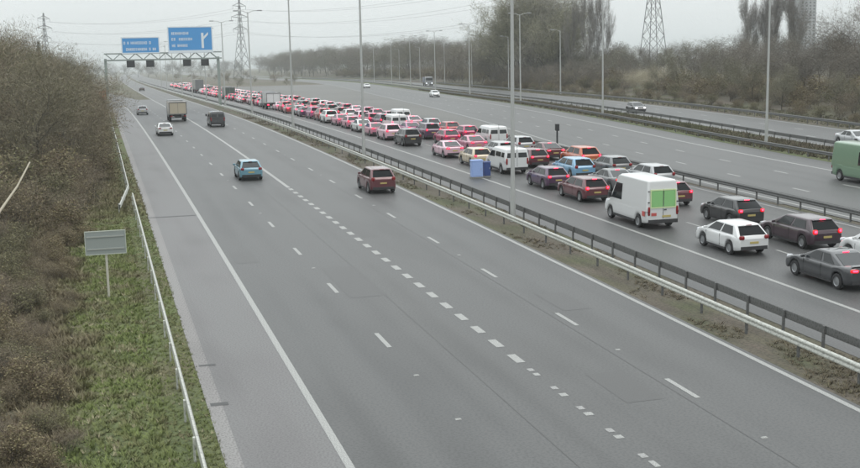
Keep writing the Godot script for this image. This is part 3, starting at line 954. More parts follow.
	guard_rail("dark weathered guard rail facing the jammed carriageway's hard shoulder", "a", 23.3, 16, 800, 0.75, 1.0, weathered, weathered, 2.4, 190.0)
	guard_rail("dark double guard rail between the jam and the oncoming lanes", "a", 39.95, 16, 700, 0.75, -1.0, weathered, weathered, 2.4, 190.0, 0.0, true)
	guard_rail("guard rail on the rough strip, by the lane with the green van", "d", 56.6, 30, 700, 0.7, -1.0, weathered, weathered, 3.2, 190.0)
	guard_rail("guard rail on the rough strip facing the carriageway by the trees", "d", 62.4, 40, 700, 0.7, 1.0, weathered, weathered, 3.2, 190.0)
	guard_rail("dark guard rail at the foot of the tree belt", "d", 75.4, 60, 700, 0.75, -1.0, weathered, weathered, 2.4, 220.0)

	# ---- lamp columns
	for k in 11:
		var s := 62.0 + 38.4 * k
		lamp_column(frame("a", 22.6, s), 15.6, "tall twin-armed lamp column between the rails of the muddy strip", "lamp columns along the muddy strip", [-1, 1])
	for s in [97.5, 149.0, 199.0, 249.0, 299.0, 349.0, 399.0, 450.0]:
		lamp_column(frame("d", 59.5, s), 15.6, "tall twin-armed lamp column on the rough strip between oncoming carriageways", "lamp columns between the oncoming carriageways", [-1, 1])
	for s in [232.0, 283.0, 334.0, 385.0, 440.0, 490.0]:
		lamp_column(frame("d", 76.6, s), 13.5, "single-armed lamp column at the foot of the tree belt", "lamp columns along the tree belt", [-1])

	build_signs()
	build_traffic()
	build_plants()
	build_distance()

# a line of lettering too far away to read: strokes of letter width
func letters(p: MB, mid: Vector3, wide: float, tall: float) -> void:
	var x := -wide / 2
	while x < wide / 2 - 0.3:
		if rng.randf() < 0.14:
			x += 0.3
			continue
		var w := rng.randf_range(0.2, 0.34)
		match rng.randi() % 3:
			0:
				p.box(mid + Vector3(x + 0.05, 0, 0), Vector3(0.09, tall, 0.02))
				p.box(mid + Vector3(x + w - 0.04, 0, 0), Vector3(0.09, tall, 0.02))
				p.box(mid + Vector3(x + w / 2, 0, 0), Vector3(w - 0.18, 0.09, 0.02))
			1:
				p.box(mid + Vector3(x + 0.05, 0, 0), Vector3(0.09, tall, 0.02))
				for y in [-0.5, 0.0, 0.5]: p.box(mid + Vector3(x + w / 2 + 0.04, y * (tall - 0.09), 0), Vector3(w - 0.1, 0.09, 0.02))
			2:
				p.box(mid + Vector3(x + 0.05, 0, 0), Vector3(0.09, tall, 0.02))
				p.box(mid + Vector3(x + w - 0.04, 0, 0), Vector3(0.09, tall, 0.02))
				for y in [-0.5, 0.5]: p.box(mid + Vector3(x + w / 2, y * (tall - 0.09), 0), Vector3(w - 0.18, 0.09, 0.02))
		x += w + 0.1

func build_signs() -> void:
	rng.seed = 61
	var steel: Material = plain("sign_steel", lin(0.36, 0.38, 0.36), 0.5, 0.3)
	# blank sign by the hard shoulder, seen from its back
	var t := thing("road_sign", "blank grey back of a road sign on a single post in the grass", "sign", frame("a", 0.05, 49.7, -0.02))
	var m := MB.new()
	m.box(Vector3(0, 2.36, 0.07), Vector3(1.62, 0.98, 0.03))
	part("panel", m.mesh(), plain("sign_back", lin(0.27, 0.30, 0.29), 0.5, 0.2), t)
	m = MB.new()
	m.box(Vector3(0, 2.62, 0.10), Vector3(1.5, 0.05, 0.04))
	m.box(Vector3(0, 2.10, 0.10), Vector3(1.5, 0.05, 0.04))
	part("rail", m.mesh(), steel, t)
	m = MB.new()
	for q in [[Vector3(0, 2.845, 0.07), Vector3(1.66, 0.03, 0.05)], [Vector3(0, 1.875, 0.07), Vector3(1.66, 0.03, 0.05)], [Vector3(-0.815, 2.36, 0.07), Vector3(0.03, 0.97, 0.05)], [Vector3(0.815, 2.36, 0.07), Vector3(0.03, 0.97, 0.05)]]: m.box(q[0], q[1])
	part("edging", m.mesh(), plain("sign_edge", lin(0.42, 0.45, 0.40), 0.5), t)
	m = MB.new()
	m.tube(Vector3(0, -0.1, 0), Vector3(0, 2.7, 0), 0.05, 0.05, 8)
	part("post", m.mesh(), plain("sign_post", lin(0.45, 0.44, 0.38), 0.5), t)

	# gantry with two blue signs
	var g := thing("sign_gantry", "steel gantry carrying two blue direction signs across the carriageway", "gantry", frame("a", 15.2, 230.0))
	var grey: Material = plain("gantry", lin(0.27, 0.31, 0.29), 0.5, 0.3)
	for x in [-13.2, 7.9]:
		m = MB.new()
		m.box(Vector3(x, 4.7, 0), Vector3(0.5, 9.8, 0.6))
		part("leg", m.mesh(), grey, g)
	m = MB.new()
	for y in [9.3, 10.5]:
		for z in [-0.5, 0.5]: m.box(Vector3(-2.4, y, z), Vector3(22.0, 0.22, 0.18))
	for k in 15:
		var xa := -13.2 + k * 1.4
		for z in [-0.5, 0.5]:
			m.tube(Vector3(xa, 9.3 if k % 2 else 10.5, z), Vector3(xa + 1.4, 10.5 if k % 2 else 9.3, z), 0.08, 0.08, 4)
	part("truss", m.mesh(), grey, g)
	m = MB.new()
	m.box(Vector3(-2.6, 9.16, 0.0), Vector3(20.4, 0.05, 1.0))
	part("walkway", m.mesh(), grey, g)
	for x in [-8.6, -5.0, 1.9, 5.3]:
		m = MB.new()
		m.box(Vector3(x, 8.5, 0.7), Vector3(1.5, 1.25, 0.35))
		var sg := part("lane_signal", m.mesh(), plain("signal_black", lin(0.02, 0.022, 0.024), 0.6), g)
		m = MB.new()
		m.box(Vector3(x, 8.55, 0.885), Vector3(1.1, 0.85, 0.012))
		part("screen", m.mesh(), plain("signal_screen", lin(0.035, 0.037, 0.04), 0.25), sg)
	var blue: Material = plain("sign_blue", lin(0.06, 0.28, 0.60), 0.45)
	var pale: Material = plain("sign_white", lin(0.66, 0.72, 0.76), 0.45)
	for q in [[-6.6, 12.0, 7.1, 3.1], [2.75, 12.9, 8.5, 5.0]]:
		var p := MB.new()
		p.box(Vector3(q[0], q[1], 0.75), Vector3(q[2], q[3], 0.12))
		var sp := part("sign_panel", p.mesh(), blue, g)
		p = MB.new()
		for e in [[Vector3(0, q[3] / 2 - 0.1, 0), Vector3(q[2], 0.2, 0.02)], [Vector3(0, -q[3] / 2 + 0.1, 0), Vector3(q[2], 0.2, 0.02)], [Vector3(-q[2] / 2 + 0.1, 0, 0), Vector3(0.2, q[3] - 0.4, 0.02)], [Vector3(q[2] / 2 - 0.1, 0, 0), Vector3(0.2, q[3] - 0.4, 0.02)]]:
			p.box(Vector3(q[0], q[1], 0.822) + e[0], e[1])
		if q[2] > 8.0: p.box(Vector3(q[0], q[1] - 2.15, 0.826), Vector3(q[2] - 0.4, 0.32, 0.02))
		part("border", p.mesh(), pale, sp)
		p = MB.new()
		if q[2] < 8.0:
			for e in [[-0.4, 0.45, 5.4, 0.5], [0.2, -0.75, 5.8, 0.5]]: letters(p, Vector3(q[0] + e[0], q[1] + e[1], 0.824), e[2], e[3])
		else:
			for e in [[-1.7, 1.2, 3.6, 0.5], [-1.6, 0.1, 3.9, 0.5], [-1.9, -1.1, 3.2, 0.5]]: letters(p, Vector3(q[0] + e[0], q[1] + e[1], 0.824), e[2], e[3])
			p.box(Vector3(q[0] + 2.3, q[1] - 0.2, 0.824), Vector3(0.45, 2.9, 0.02))
			p.hexa([Vector3(q[0] + 2.3, q[1] - 0.2, 0.815), Vector3(q[0] + 2.3, q[1] - 0.2, 0.835), Vector3(q[0] + 3.4, q[1] + 0.9, 0.835), Vector3(q[0] + 3.4, q[1] + 0.9, 0.815), Vector3(q[0] + 2.3, q[1] + 0.3, 0.815), Vector3(q[0] + 2.3, q[1] + 0.3, 0.835), Vector3(q[0] + 3.4, q[1] + 1.4, 0.835), Vector3(q[0] + 3.4, q[1] + 1.4, 0.815)])
		part("lettering", p.mesh(), pale, sp)
	# small boards standing at the edge of the jammed carriageway
	for q in [["pale blue roadside cabinet at the jam's edge line", 27.1, 82.2, Vector3(0.85, 1.2, 0.45), lin(0.27, 0.38, 0.66)], ["dark blue roadside cabinet beside the pale blue one", 28.0, 82.5, Vector3(0.5, 1.0, 0.4), lin(0.03, 0.06, 0.20)]]:
		t = thing("roadside_cabinet", q[0], "cabinet", frame("a", q[1], q[2]))
		m = MB.new()
		m.box(Vector3(0, 0.06, 0), Vector3(q[3].x + 0.08, 0.14, q[3].z + 0.08))
		part("plinth", m.mesh(), plain("plinth", lin(0.2, 0.2, 0.19), 0.8), t)
		m = MB.new()
		m.box(Vector3(0, 0.13 + q[3].y / 2, 0), q[3])
		part("body", m.mesh(), plain("cabinet" + str(q[1]), q[4], 0.45), t)
		m = MB.new()
		m.box(Vector3(0, 0.13 + q[3].y / 2, q[3].z / 2), Vector3(q[3].x - 0.1, q[3].y - 0.14, 0.03))
		var dr := part("door", m.mesh(), plain("cabinet" + str(q[1]), q[4], 0.45), t)
		m = MB.new()
		m.box(Vector3(q[3].x * 0.34, 0.7, q[3].z / 2 + 0.03), Vector3(0.03, 0.14, 0.03))
		part("handle", m.mesh(), steel, dr)
		m = MB.new()
		m.hexa([Vector3(-q[3].x / 2 - 0.04, 0.13 + q[3].y, -q[3].z / 2 - 0.04), Vector3(-q[3].x / 2 - 0.04, 0.13 + q[3].y, q[3].z / 2 + 0.04), Vector3(q[3].x / 2 + 0.04, 0.13 + q[3].y, q[3].z / 2 + 0.04), Vector3(q[3].x / 2 + 0.04, 0.13 + q[3].y, -q[3].z / 2 - 0.04), Vector3(-q[3].x / 2, 0.2 + q[3].y, -q[3].z / 2), Vector3(-q[3].x / 2, 0.2 + q[3].y, q[3].z / 2), Vector3(q[3].x / 2, 0.2 + q[3].y, q[3].z / 2), Vector3(q[3].x / 2, 0.2 + q[3].y, -q[3].z / 2)])
		part("roof", m.mesh(), plain("cabinet" + str(q[1]), q[4], 0.45), t)
	# dark signal post on the barrier behind the orange car
	t = thing("signal_post", "short black signal post standing at the double guard rail", "signal", frame("a", 42.3, 103.5, -0.02))
	m = MB.new()
	m.tube(Vector3(0, -0.1, 0), Vector3(0, 1.55, 0), 0.09, 0.09, 8)
	part("post", m.mesh(), plain("signal_black", lin(0.02, 0.022, 0.024), 0.6), t)
	m = MB.new()
	m.box(Vector3(0, 1.85, 0), Vector3(0.34, 0.65, 0.28))
	part("head", m.mesh(), plain("signal_black", lin(0.02, 0.022, 0.024), 0.6), t)
	# leaning bare pole in the scrub
	var o := MB.new()
	var foot := W(-6.3, 52.4, 0.1)
	var pts := [Vector3.ZERO, W(-5.55, 56.2, 1.2) - foot, W(-4.85, 60.0, 2.42) - foot, W(-4.15, 63.2, 3.25) - foot, W(-3.6, 66.0, 4.2) - foot]
	for k in 4: o.tube(pts[k], pts[k + 1], 0.09 - 0.012 * k, 0.078 - 0.012 * k, 8, Color.WHITE, k == 3)
	tag(part("leaning_pole", o.mesh(), plain("pale_wood", lin(0.34, 0.31, 0.24), 0.8), self, Transform3D(Basis.IDENTITY, foot)), "pale bare pole leaning across the brown scrub", "pole")

func build_traffic() -> void:
	var going := "vehicles driving away on the free-flowing carriageway"
	vehicle("hatchback", "teal_blue", frame("a", 11.0, 89.8), "light blue hatchback driving away beside the block markings", "car", going, false)
	vehicle("off_roader", "maroon", frame("a", 18.5, 78.6), "maroon off-roader driving away in the lane next to the muddy strip", "car", going, false)
	vehicle("saloon", "white", frame("a", 7.6, 141.5), "white saloon driving away next to the hard shoulder", "car", going, false)
	vehicle("crew_van", "charcoal", frame("a", 15.0, 155.0), "dark grey people carrier driving away past the solid lane line", "car", going, false)
	vehicle("box_lorry", "beige", frame("a", 11.1, 173.0), "small lorry with beige doors in a dark frame driving away", "lorry", going, false)
	vehicle("hatchback", "silver", frame("a", 7.2, 200.0), "silver hatchback with dark rear approaching the gantry", "car", going, false)
	vehicle("saloon", "charcoal", frame("a", 14.9, 430.0), "dark saloon far past the gantry and exit nose", "car", going, false)
	vehicle("panel_van", "orange", frame("s", 3.4, 292.0), "orange van on the exit slip road beyond the gantry", "van", going, false)
	vehicle("articulated_lorry", "white", frame("s", 8.0, 470.0), "white lorry climbing the exit slip road", "lorry", going, false)

	var jam := "vehicles queuing on the jammed carriageway"
	var n := [29.95, 33.8, 37.2]
	vehicle("saloon", "charcoal", frame("a", n[0] - 0.05, 42.2), "charcoal saloon with lit red tail lights at the tail of the jam", "car", jam, true)
	vehicle("hatchback", "white", frame("a", n[0] - 0.3, 50.1), "white hatchback between charcoal saloon and white green-doored van", "car", jam, false)
	var van := vehicle("panel_van", "white", frame("a", n[0] - 0.75, 59.2), "white high-roofed van with a green panel on its rear doors", "van", jam, false)
	var m := MB.new()
	for q in [[-0.36, 0.66], [0.37, 0.66]]: m.box(Vector3(q[0], 1.68, 2.805), Vector3(q[1], 0.86, 0.05))
	part("rear_panel", m.mesh(), plain("panel_green", lin(0.22, 0.47, 0.18), 0.5), van)
	m = MB.new()
	for q in [[Vector3(0.0, 2.155, 2.79), Vector3(1.5, 0.06, 0.05)], [Vector3(0.0, 1.205, 2.815), Vector3(1.5, 0.06, 0.05)], [Vector3(-0.73, 1.68, 2.805), Vector3(0.05, 0.89, 0.05)], [Vector3(0.74, 1.68, 2.805), Vector3(0.05, 0.89, 0.05)]]: m.box(q[0], q[1])
	part("panel_border", m.mesh(), plain("panel_lime", lin(0.55, 0.66, 0.36), 0.5), van)
	m = MB.new()
	m.box(Vector3(-0.55, 0.84, 2.815), Vector3(0.3, 0.16, 0.03))
	m.box(Vector3(-1.0, 0.86, 2.45), Vector3(0.03, 0.26, 0.3))
	part("red_marking", m.mesh(), plain("panel_red", lin(0.45, 0.09, 0.08), 0.5), van)
	m = MB.new()
	m.box(Vector3(0.12, 1.08, 2.83), Vector3(0.14, 0.05, 0.05))
	part("handle", m.mesh(), plain("trim", lin(0.03, 0.03, 0.032), 0.7), van)
	m = MB.new()
	for x in [-0.86, 0.86]:
		for y in [0.95, 1.5, 2.1]: m.box(Vector3(x, y, 2.81), Vector3(0.1, 0.05, 0.05))
	part("hinge", m.mesh(), plain("trim", lin(0.03, 0.03, 0.032), 0.7), van)
	m = MB.new()
	m.box(Vector3(0.2, 0.72, 2.825), Vector3(0.5, 0.11, 0.03))
	part("number_plate", m.mesh(), plain("plate_yellow", lin(0.42, 0.34, 0.12), 0.5), van)
	vehicle("estate_car", "maroon", frame("a", n[0] + 0.1, 69.2), "dark maroon estate car queuing ahead of the white high-roofed van", "car", jam, true)
	vehicle("hatchback", "purple", frame("a", n[0] + 0.25, 75.7), "purplish hatchback queuing behind the white windowed van", "car", jam, true)
	vehicle("crew_van", "white", frame("a", n[0] + 0.75, 85.6), "white van with side windows queuing near the pale blue roadside cabinet", "van", jam, false)
	vehicle("hatchback", "cream", frame("a", n[0] + 0.1, 91.4), "cream hatchback with lit tail lights ahead of the white windowed van", "car", jam, true)
	vehicle("saloon", "glow_pink", frame("a", n[0] + 0.1, 99.4), "saloon with brake light pink put into its paint, queuing behind the black off-roader", "car", jam, true)
	vehicle("off_roader", "black", frame("a", n[0] - 0.1, 112.6), "black off-roader queuing alongside the edge line", "car", jam, false)

	vehicle("off_roader", "white", frame("a", n[1] + 0.2, 44.2), "white off-roader at the tail of the jam beside the charcoal saloon", "car", jam, false)
	vehicle("estate_car", "plum", frame("a", n[1] - 0.1, 50.4), "dark plum estate car beside the white hatchback in the jam", "car", jam, true)
	vehicle("hatchback", "black", frame("a", n[1] + 0.1, 57.3), "black hatchback ahead of the dark plum estate car", "car", jam, true)
	vehicle("hatchback", "maroon", frame("a", n[1] + 0.2, 65.4), "dark red hatchback half hidden behind the white high-roofed van", "car", jam, true)
	vehicle("saloon", "grey", frame("a", n[1], 72.8), "grey saloon queuing behind the light blue estate", "car", jam, true)
	vehicle("estate_car", "light_blue", frame("a", n[1] + 0.4, 80.6), "light blue estate car queuing between maroon and orange cars", "car", jam, false)
	vehicle("hatchback", "maroon", frame("a", n[1] + 0.1, 88.6), "maroon hatchback ahead of the light blue estate", "car", jam, true)
	vehicle("estate_car", "silver", frame("a", n[1], 96.0), "silver estate car in the middle lane beside the white windowed van", "car", jam, true)
	vehicle("saloon", "glow_rose", frame("a", n[1], 104.0), "rose saloon with brake light put into its paint, middle lane of the jam", "car", jam, true)
	vehicle("hatchback", "crimson", frame("a", n[1], 112.0), "crimson hatchback beside the black off-roader in the jam", "car", jam, true)

	vehicle("estate_car", "silver", frame("a", n[2], 74.0), "silver estate car beside the double guard rail, past the white van", "car", jam, false)
	vehicle("hatchback", "grey", frame("a", n[2], 80.4), "grey hatchback beside the double guard rail behind the orange car", "car", jam, false)
	vehicle("off_roader", "orange", frame("a", n[2] + 0.2, 86.6), "orange-red off-roader with bright tail lights by the double guard rail", "car", jam, true)
	vehicle("saloon", "maroon", frame("a", n[2], 93.6), "maroon saloon ahead of the orange-red off-roader", "car", jam, true)
	vehicle("estate_car", "silver", frame("a", n[2], 100.6), "silver estate car at the short black signal post", "car", jam, false)
	vehicle("crew_van", "white", frame("a", n[2] - 0.1, 108.0), "white van in the lane by the double guard rail", "van", jam, false)

	rng.seed = 99
	var pal := ["white", "white", "white", "silver", "silver", "grey", "charcoal", "black", "red", "red", "crimson", "crimson", "glow_pink", "glow_pink", "glow_pink", "glow_rose", "glow_rose", "magenta", "maroon", "maroon", "purple"]  # the pinks and magenta are brake light glow painted on the bodies
	var kinds := ["hatchback", "hatchback", "saloon", "estate_car", "off_roader", "off_roader", "saloon", "hatchback", "estate_car", "hatchback", "off_roader", "hatchback", "saloon", "crew_van", "hatchback", "estate_car"]
	var starts := [120.5, 119.6, 116.6]
	for l in 3:
		var s: float = starts[l]
		while s < 520.0:
			var kind: String = kinds[rng.randi() % kinds.size()]
			var col: String = pal[rng.randi() % pal.size()]
			var gap := rng.randf_range(6.1, 7.3)
			if s > 190.0 and rng.randf() < 0.045:
				kind = "articulated_lorry" if rng.randf() < 0.4 else "box_lorry"
				col = ["dark_green", "dark_green", "white", "grey"][rng.randi() % 4]
				gap += 9.0 if kind == "articulated_lorry" else 4.0
				s += 5.0 if kind == "articulated_lorry" else 2.0
			if kind.ends_with("van") and not col in ["white", "silver", "grey"]: col = "white"
			var words := kind.replace("_", " ").replace("box lorry", "box-bodied lorry").replace("crew van", "windowed van")
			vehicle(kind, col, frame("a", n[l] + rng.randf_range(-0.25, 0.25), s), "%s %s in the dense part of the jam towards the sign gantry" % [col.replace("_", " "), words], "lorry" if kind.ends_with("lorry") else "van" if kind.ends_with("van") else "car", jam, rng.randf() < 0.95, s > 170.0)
			s += gap
	# oncoming traffic
	var back := "vehicles coming back on the far carriageways"
	vehicle("saloon", "silver", frame("d", 65.6, 91.5, 0.0, true), "silver saloon coming along the carriageway by the trees", "car", back, false)
	var dark := vehicle("hatchback", "black", frame("d", 64.9, 150.0, 0.0, true), "small black car with lit headlights near a lamp column", "car", back, false)
	vehicle("hatchback", "white", frame("d", 50.6, 245.0, 0.0, true), "white hatchback coming along the carriageway beside the jam", "car", back, false)
	vehicle("saloon", "white", frame("d", 46.8, 362.0, 0.0, true), "white saloon far off on the carriageway beside the jam", "car", back, false)
	var lor := vehicle("box_lorry", "dark_blue", frame("d", 68.5, 372.0, 0.0, true), "dark blue lorry with lit headlights by the tall trees", "lorry", back, false)
	vehicle("panel_van", "pale_green", frame("d", 51.0, 68.6, 0.0, true), "grey-green van coming along the carriageway beside the jam", "van", back, false)
	var lamp := plain("headlamp_lit", lin(0.8, 0.8, 0.8), 0.2)
	lamp.emission_enabled = true
	lamp.emission = Color(0.95, 0.97, 1.0)
	lamp.emission_energy_multiplier = 3.0
	for v in [dark, lor]:
		for ch in v.get_children():
			if String(ch.name).begins_with("headlight"): ch.material_override = lamp

func build_plants() -> void:
	var m := twiggy("twigs")
	var bark := Color(0.075, 0.066, 0.055)
	var trees := []
	# belt trees: several habits in grey brown and olive
	for q in [[9.0, 1.0, 0.3, 5200, Color(0.137, 0.124, 0.104)], [10.0, 1.2, 0.2, 6000, Color(0.156, 0.137, 0.111)], [8.5, 1.1, 0.5, 5200, Color(0.117, 0.111, 0.091)], [9.5, 0.9, 0.7, 5200, Color(0.150, 0.143, 0.098)]]:
		trees.append(plant_proto("bare_tree", bare_tree(q[0], q[1], q[2], q[3], bark, q[4], 100 + trees.size()), m))
	var shrubs := []
	for q in [[3.0, 1.3, 0.4, 4200, Color(0.19, 0.155, 0.105), 0.15, Color(0.17, 0.145, 0.085)], [2.6, 1.5, 0.2, 4200, Color(0.165, 0.145, 0.095), 0.35, Color(0.13, 0.125, 0.062)], [3.4, 1.2, 0.6, 4600, Color(0.20, 0.165, 0.12), 0.0, Color.WHITE], [2.2, 1.6, 0.1, 4600, Color(0.185, 0.135, 0.095), 0.45, Color(0.15, 0.13, 0.07)]]:
		shrubs.append(plant_proto("shrub", bare_tree(q[0], q[1], q[2], q[3], bark, q[4], 200 + shrubs.size(), q[5], q[6]), m))
	var tall := []
	for q in [[20.0, 0.9, 0.5, 12000, Color(0.20, 0.195, 0.13)], [19.0, 1.0, 0.35, 12000, Color(0.19, 0.18, 0.145)], [21.0, 0.6, 1.5, 8000, Color(0.19, 0.18, 0.165)]]:
		tall.append(plant_proto("tall_tree", bare_tree(q[0], q[1], q[2], q[3], bark, q[4], 300 + tall.size()), m))
	var scrub_trees := []
	for q in [[9.0, 1.1, 0.3, 5600, Color(0.17, 0.145, 0.10)], [10.0, 1.2, 0.4, 6000, Color(0.155, 0.14, 0.095)], [8.5, 1.2, 0.2, 5600, Color(0.19, 0.155, 0.11)], [9.5, 1.0, 0.6, 5600, Color(0.15, 0.142, 0.085)]]:
		scrub_trees.append(plant_proto("scrub_tree", bare_tree(q[0], q[1], q[2], q[3], bark, q[4], 400 + scrub_trees.size(), 0.12, Color(0.16, 0.145, 0.075)), m))
	var tan_bush := plant_proto("tan_shrub", bare_tree(4.0, 1.5, 0.2, 6500, Color(0.30, 0.27, 0.19), Color(0.34, 0.31, 0.23), 500), m)
	var thorns := []
	for t in shrubs:
		var c: Node3D = t.duplicate()
		c.name = "thorn_bush"
		thorns.append(c)
	rng.seed = 5
	# scrub beside the hard shoulder
	var scrub := "shrubs in the scrub beside the hard shoulder"
	var words := ["tangled brown shrub", "olive brown shrub with small leaves", "grey brown twiggy shrub", "low reddish brown bramble shrub"]
	var k := 0
	for s in range_f(27, 64, 1.5):
		for j in 4:
			var u: float = -1.45 - j * 1.25 - rng.randf() * 1.0 + 1.3 * noise.get_noise_2d(s * 18.0, 71.0)
			if u < -3.2 - s * 0.06: continue
			plant(shrubs[k % 4], ground_at(u, s + rng.randf()), rng.randf_range(0.7, 1.2) + 0.25 * j, words[k % 4] + " beside the green grass and blank sign", "shrub", scrub, 1.5)
			k += 1
	for s in range_f(64, 220, 3.4):
		for j in 3:
			var u: float = -0.1 - j * 2.4 - rng.randf() * 1.6 + (slip(s) if s > 215 else 0.0)
			if s < 74: u -= 0.9
			if u < -3.5 - s * 0.085: continue
			plant(shrubs[k % 4], ground_at(u, s + rng.randf() * 2.0), rng.randf_range(2.0, 3.2) + 0.9 * j + (1.2 if s > 100 else 0.0), words[k % 4] + " in the tall scrub behind the flared guard rail", "shrub", scrub, 1.25)
			k += 1
	var taller := "bare trees standing over the roadside scrub"
	for s in range_f(84, 330, 5.6):
		for j in 3:
			var off := (slip(s) - 2.0 if s > 215 else 0.0)
			var u := -2.6 - j * 3.2 - rng.randf() * 2.0 + off
			if u < -5.0 - s * 0.09 + off: continue
			plant(scrub_trees[k % 4], ground_at(u, s + rng.randf() * 4), (rng.randf_range(7.0, 11.0) + 1.6 * j) * (1.0 if s < 190.0 else 0.88), "bare winter tree rising from the roadside scrub", "tree", taller, 1.15)
			k += 1
	for s in range_f(340, 900, 26):
		plant(scrub_trees[k % 4], ground_at(-12 - rng.randf() * 24 + slip(s), s), rng.randf_range(7, 10), "bare winter tree far down the exit slip road", "tree", "bare trees along the exit slip road", 1.3)
		k += 1
	# belt behind the oncoming carriageways
	var belt := "bare trees in the belt beyond the oncoming carriageways"
	for s in range_f(84, 330, 7.5):
		for j in 4:
			var d := 82.5 + j * 6.5 + rng.randf_range(-2, 2) + (4.0 if s > 150 and s < 230 else 0.0)
			if absf(s - 205.0) < 9.0 and j < 2: continue
			plant(trees[k % 4], ground_at(d + dv(s), s + rng.randf() * 5), rng.randf_range(5.2, 7.4) + 0.9 * j, "bare grey brown tree in the belt beyond the oncoming carriageways", "tree", belt, 1.45)
			k += 1
	for s in range_f(335, 1000, 17):
		for j in 2:
			var u := 84.0 + j * 12.0 + rng.randf_range(-4, 4) + dv(s)
			plant(trees[k % 4], ground_at(u, s + rng.randf() * 10), rng.randf_range(14, 18) + (3.0 if s > 500 else 0.0), "bare tree in the distant stretch of the belt, past the tall cluster", "tree", belt, 1.5)
			k += 1
	for s in range_f(84, 330, 4.4):
		for j in 3:
			var d := 78.9 + j * 4.4 + rng.randf_range(-0.8, 1.4)
			if absf(s - 205.0) < 8.0 and d > 84.0: continue
			plant(thorns[k % 4], ground_at(d + dv(s), s + rng.randf() * 3.0), rng.randf_range(1.2, 2.4) + 1.1 * j, words[k % 4] + " at the foot of the tree belt", "shrub", "shrubs at the foot of the tree belt", 1.6)
			k += 1
	for s in range_f(335, 700, 9):
		plant(thorns[k % 4], ground_at(80.5 + rng.randf_range(0, 8) + dv(s), s), rng.randf_range(4, 6.5), words[k % 4] + " in the distant stretch of the belt", "shrub", "shrubs at the foot of the tree belt", 1.9)
		k += 1
	for q in [[199, 85.0, 4.0], [202, 87.0, 4.8], [205, 86.0, 5.2], [208, 88.0, 4.9], [211, 86.5, 4.2], [206, 90.0, 5.4]]:
		plant(tan_bush, ground_at(q[1] + dv(q[0]), q[0]), q[2], "pale tan shrub in a gap of the tree belt", "shrub", "pale tan shrubs in the belt", 1.4)
	# trees on the open ground between the roads far away, and closing the horizon
	for s in range_f(430, 1000, 30):
		plant(scrub_trees[k % 4], ground_at(lerpf(46, 40.0 + dv(s) - 4.0, rng.randf()), s), rng.randf_range(3, 6), "small bare tree between the diverging carriageways", "tree", "trees between the diverging carriageways", 1.4)
		k += 1
	for q in 46:
		plant(trees[k % 4], ground_at(lerpf(-90, 320, q / 45.0) + rng.randf_range(-4, 4), 1150 + rng.randf() * 120), rng.randf_range(13, 20), "hazy tree in the line closing the horizon beyond the gantry", "tree", "trees closing the horizon", 1.5)
		k += 1
	# tall trees standing above the belt
	for q in [[345, 82, 15, 0], [335, 84, 18, 1], [318, 83, 21, 0], [330, 92, 25, 1], [312, 86, 26, 0], [322, 94, 28, 1], [300, 84, 27, 0], [304, 92, 29, 1], [316, 100, 30, 0], [290, 86, 27, 1], [296, 94, 28, 0], [284, 90, 25, 1], [278, 86, 24, 0]]:
		plant(tall[q[3]], ground_at(q[1] + dv(q[0]), q[0]), q[2], "tall bare tree in the cluster standing above the tree belt", "tree", "tall trees above the belt", 1.25)
	for q in [[262, 88, 24], [260, 91, 26], [262, 94, 25], [258, 95, 27]]:
		plant(tall[2], ground_at(q[1] + dv(q[0]), q[0]), q[2] * 0.95, "slender bare poplar above the belt beside the lamp column", "tree", "slender poplars above the belt", 0.45)
	for q in [[226, 119, 18], [230, 121, 21], [224, 124, 23], [228, 126, 22], [222, 128, 23], [226, 130, 21], [224, 122, 20]]:
		plant(tall[2], ground_at(q[1] + dv(q[0]), q[0]), q[2], "slender bare poplar in front of the tower block", "tree", "slender poplars by the tower block", 0.6)
	for q in [[152, 97, 12.0], [146, 99, 14.0], [140, 96, 13.0]]:
		plant(trees[1], ground_at(q[1] + dv(q[0]), q[0]), q[2], "larger bare tree rising above the belt past the tower block", "tree", "larger trees past the tower block", 1.1)

	# grass
	var gmat := plain("grass_blades", Color.WHITE, 0.9)
	gmat.vertex_color_use_as_albedo = true
	var tfs := []
	var cols := []
	rng.seed = 31
	for q in 42000:
		var s := 25.0 + 95.0 * rng.randf() * rng.randf_range(0.35, 1.0)
		var u := rng.randf_range(-8.0, 2.65)
		var green := smoothstep(-2.0, -0.6, u + 1.6 * noise.get_noise_2d(u * 20, s * 20)) * (1.0 - 0.75 * smoothstep(60.0, 80.0, s))
		var p := ground_at(u, s) if u < -3.0 else W(u, s, bank(u, 0) - 0.015)
		var h := rng.randf_range(0.08, 0.2) * (1.0 if green > 0.5 else 1.6)
		if u > 1.4: h *= 0.6
		tfs.append(Transform3D(Basis(Vector3.UP, rng.randf() * TAU).scaled(Vector3(h * 1.3, h, h * 1.3)), p))
		var pat := noise.get_noise_2d(u * 45, s * 45)
		var c := Color(0.18, 0.15, 0.095).lerp(Color(0.16, 0.195, 0.065), clampf(green * (0.85 + pat), 0, 1))
		if rng.randf() < 0.05 + 0.25 * smoothstep(0.25, 0.45, noise.get_noise_2d(u * 60 + 200, s * 60)): c = Color(0.32, 0.29, 0.19)
		cols.append(shade(c, rng.randf_range(0.7, 1.3)))
	scatter("verge_grass", "short green and straw grass on the verge by the hard shoulder", tuft(9, 3, 0.8), gmat, tfs, cols)
	tfs = []
	cols = []
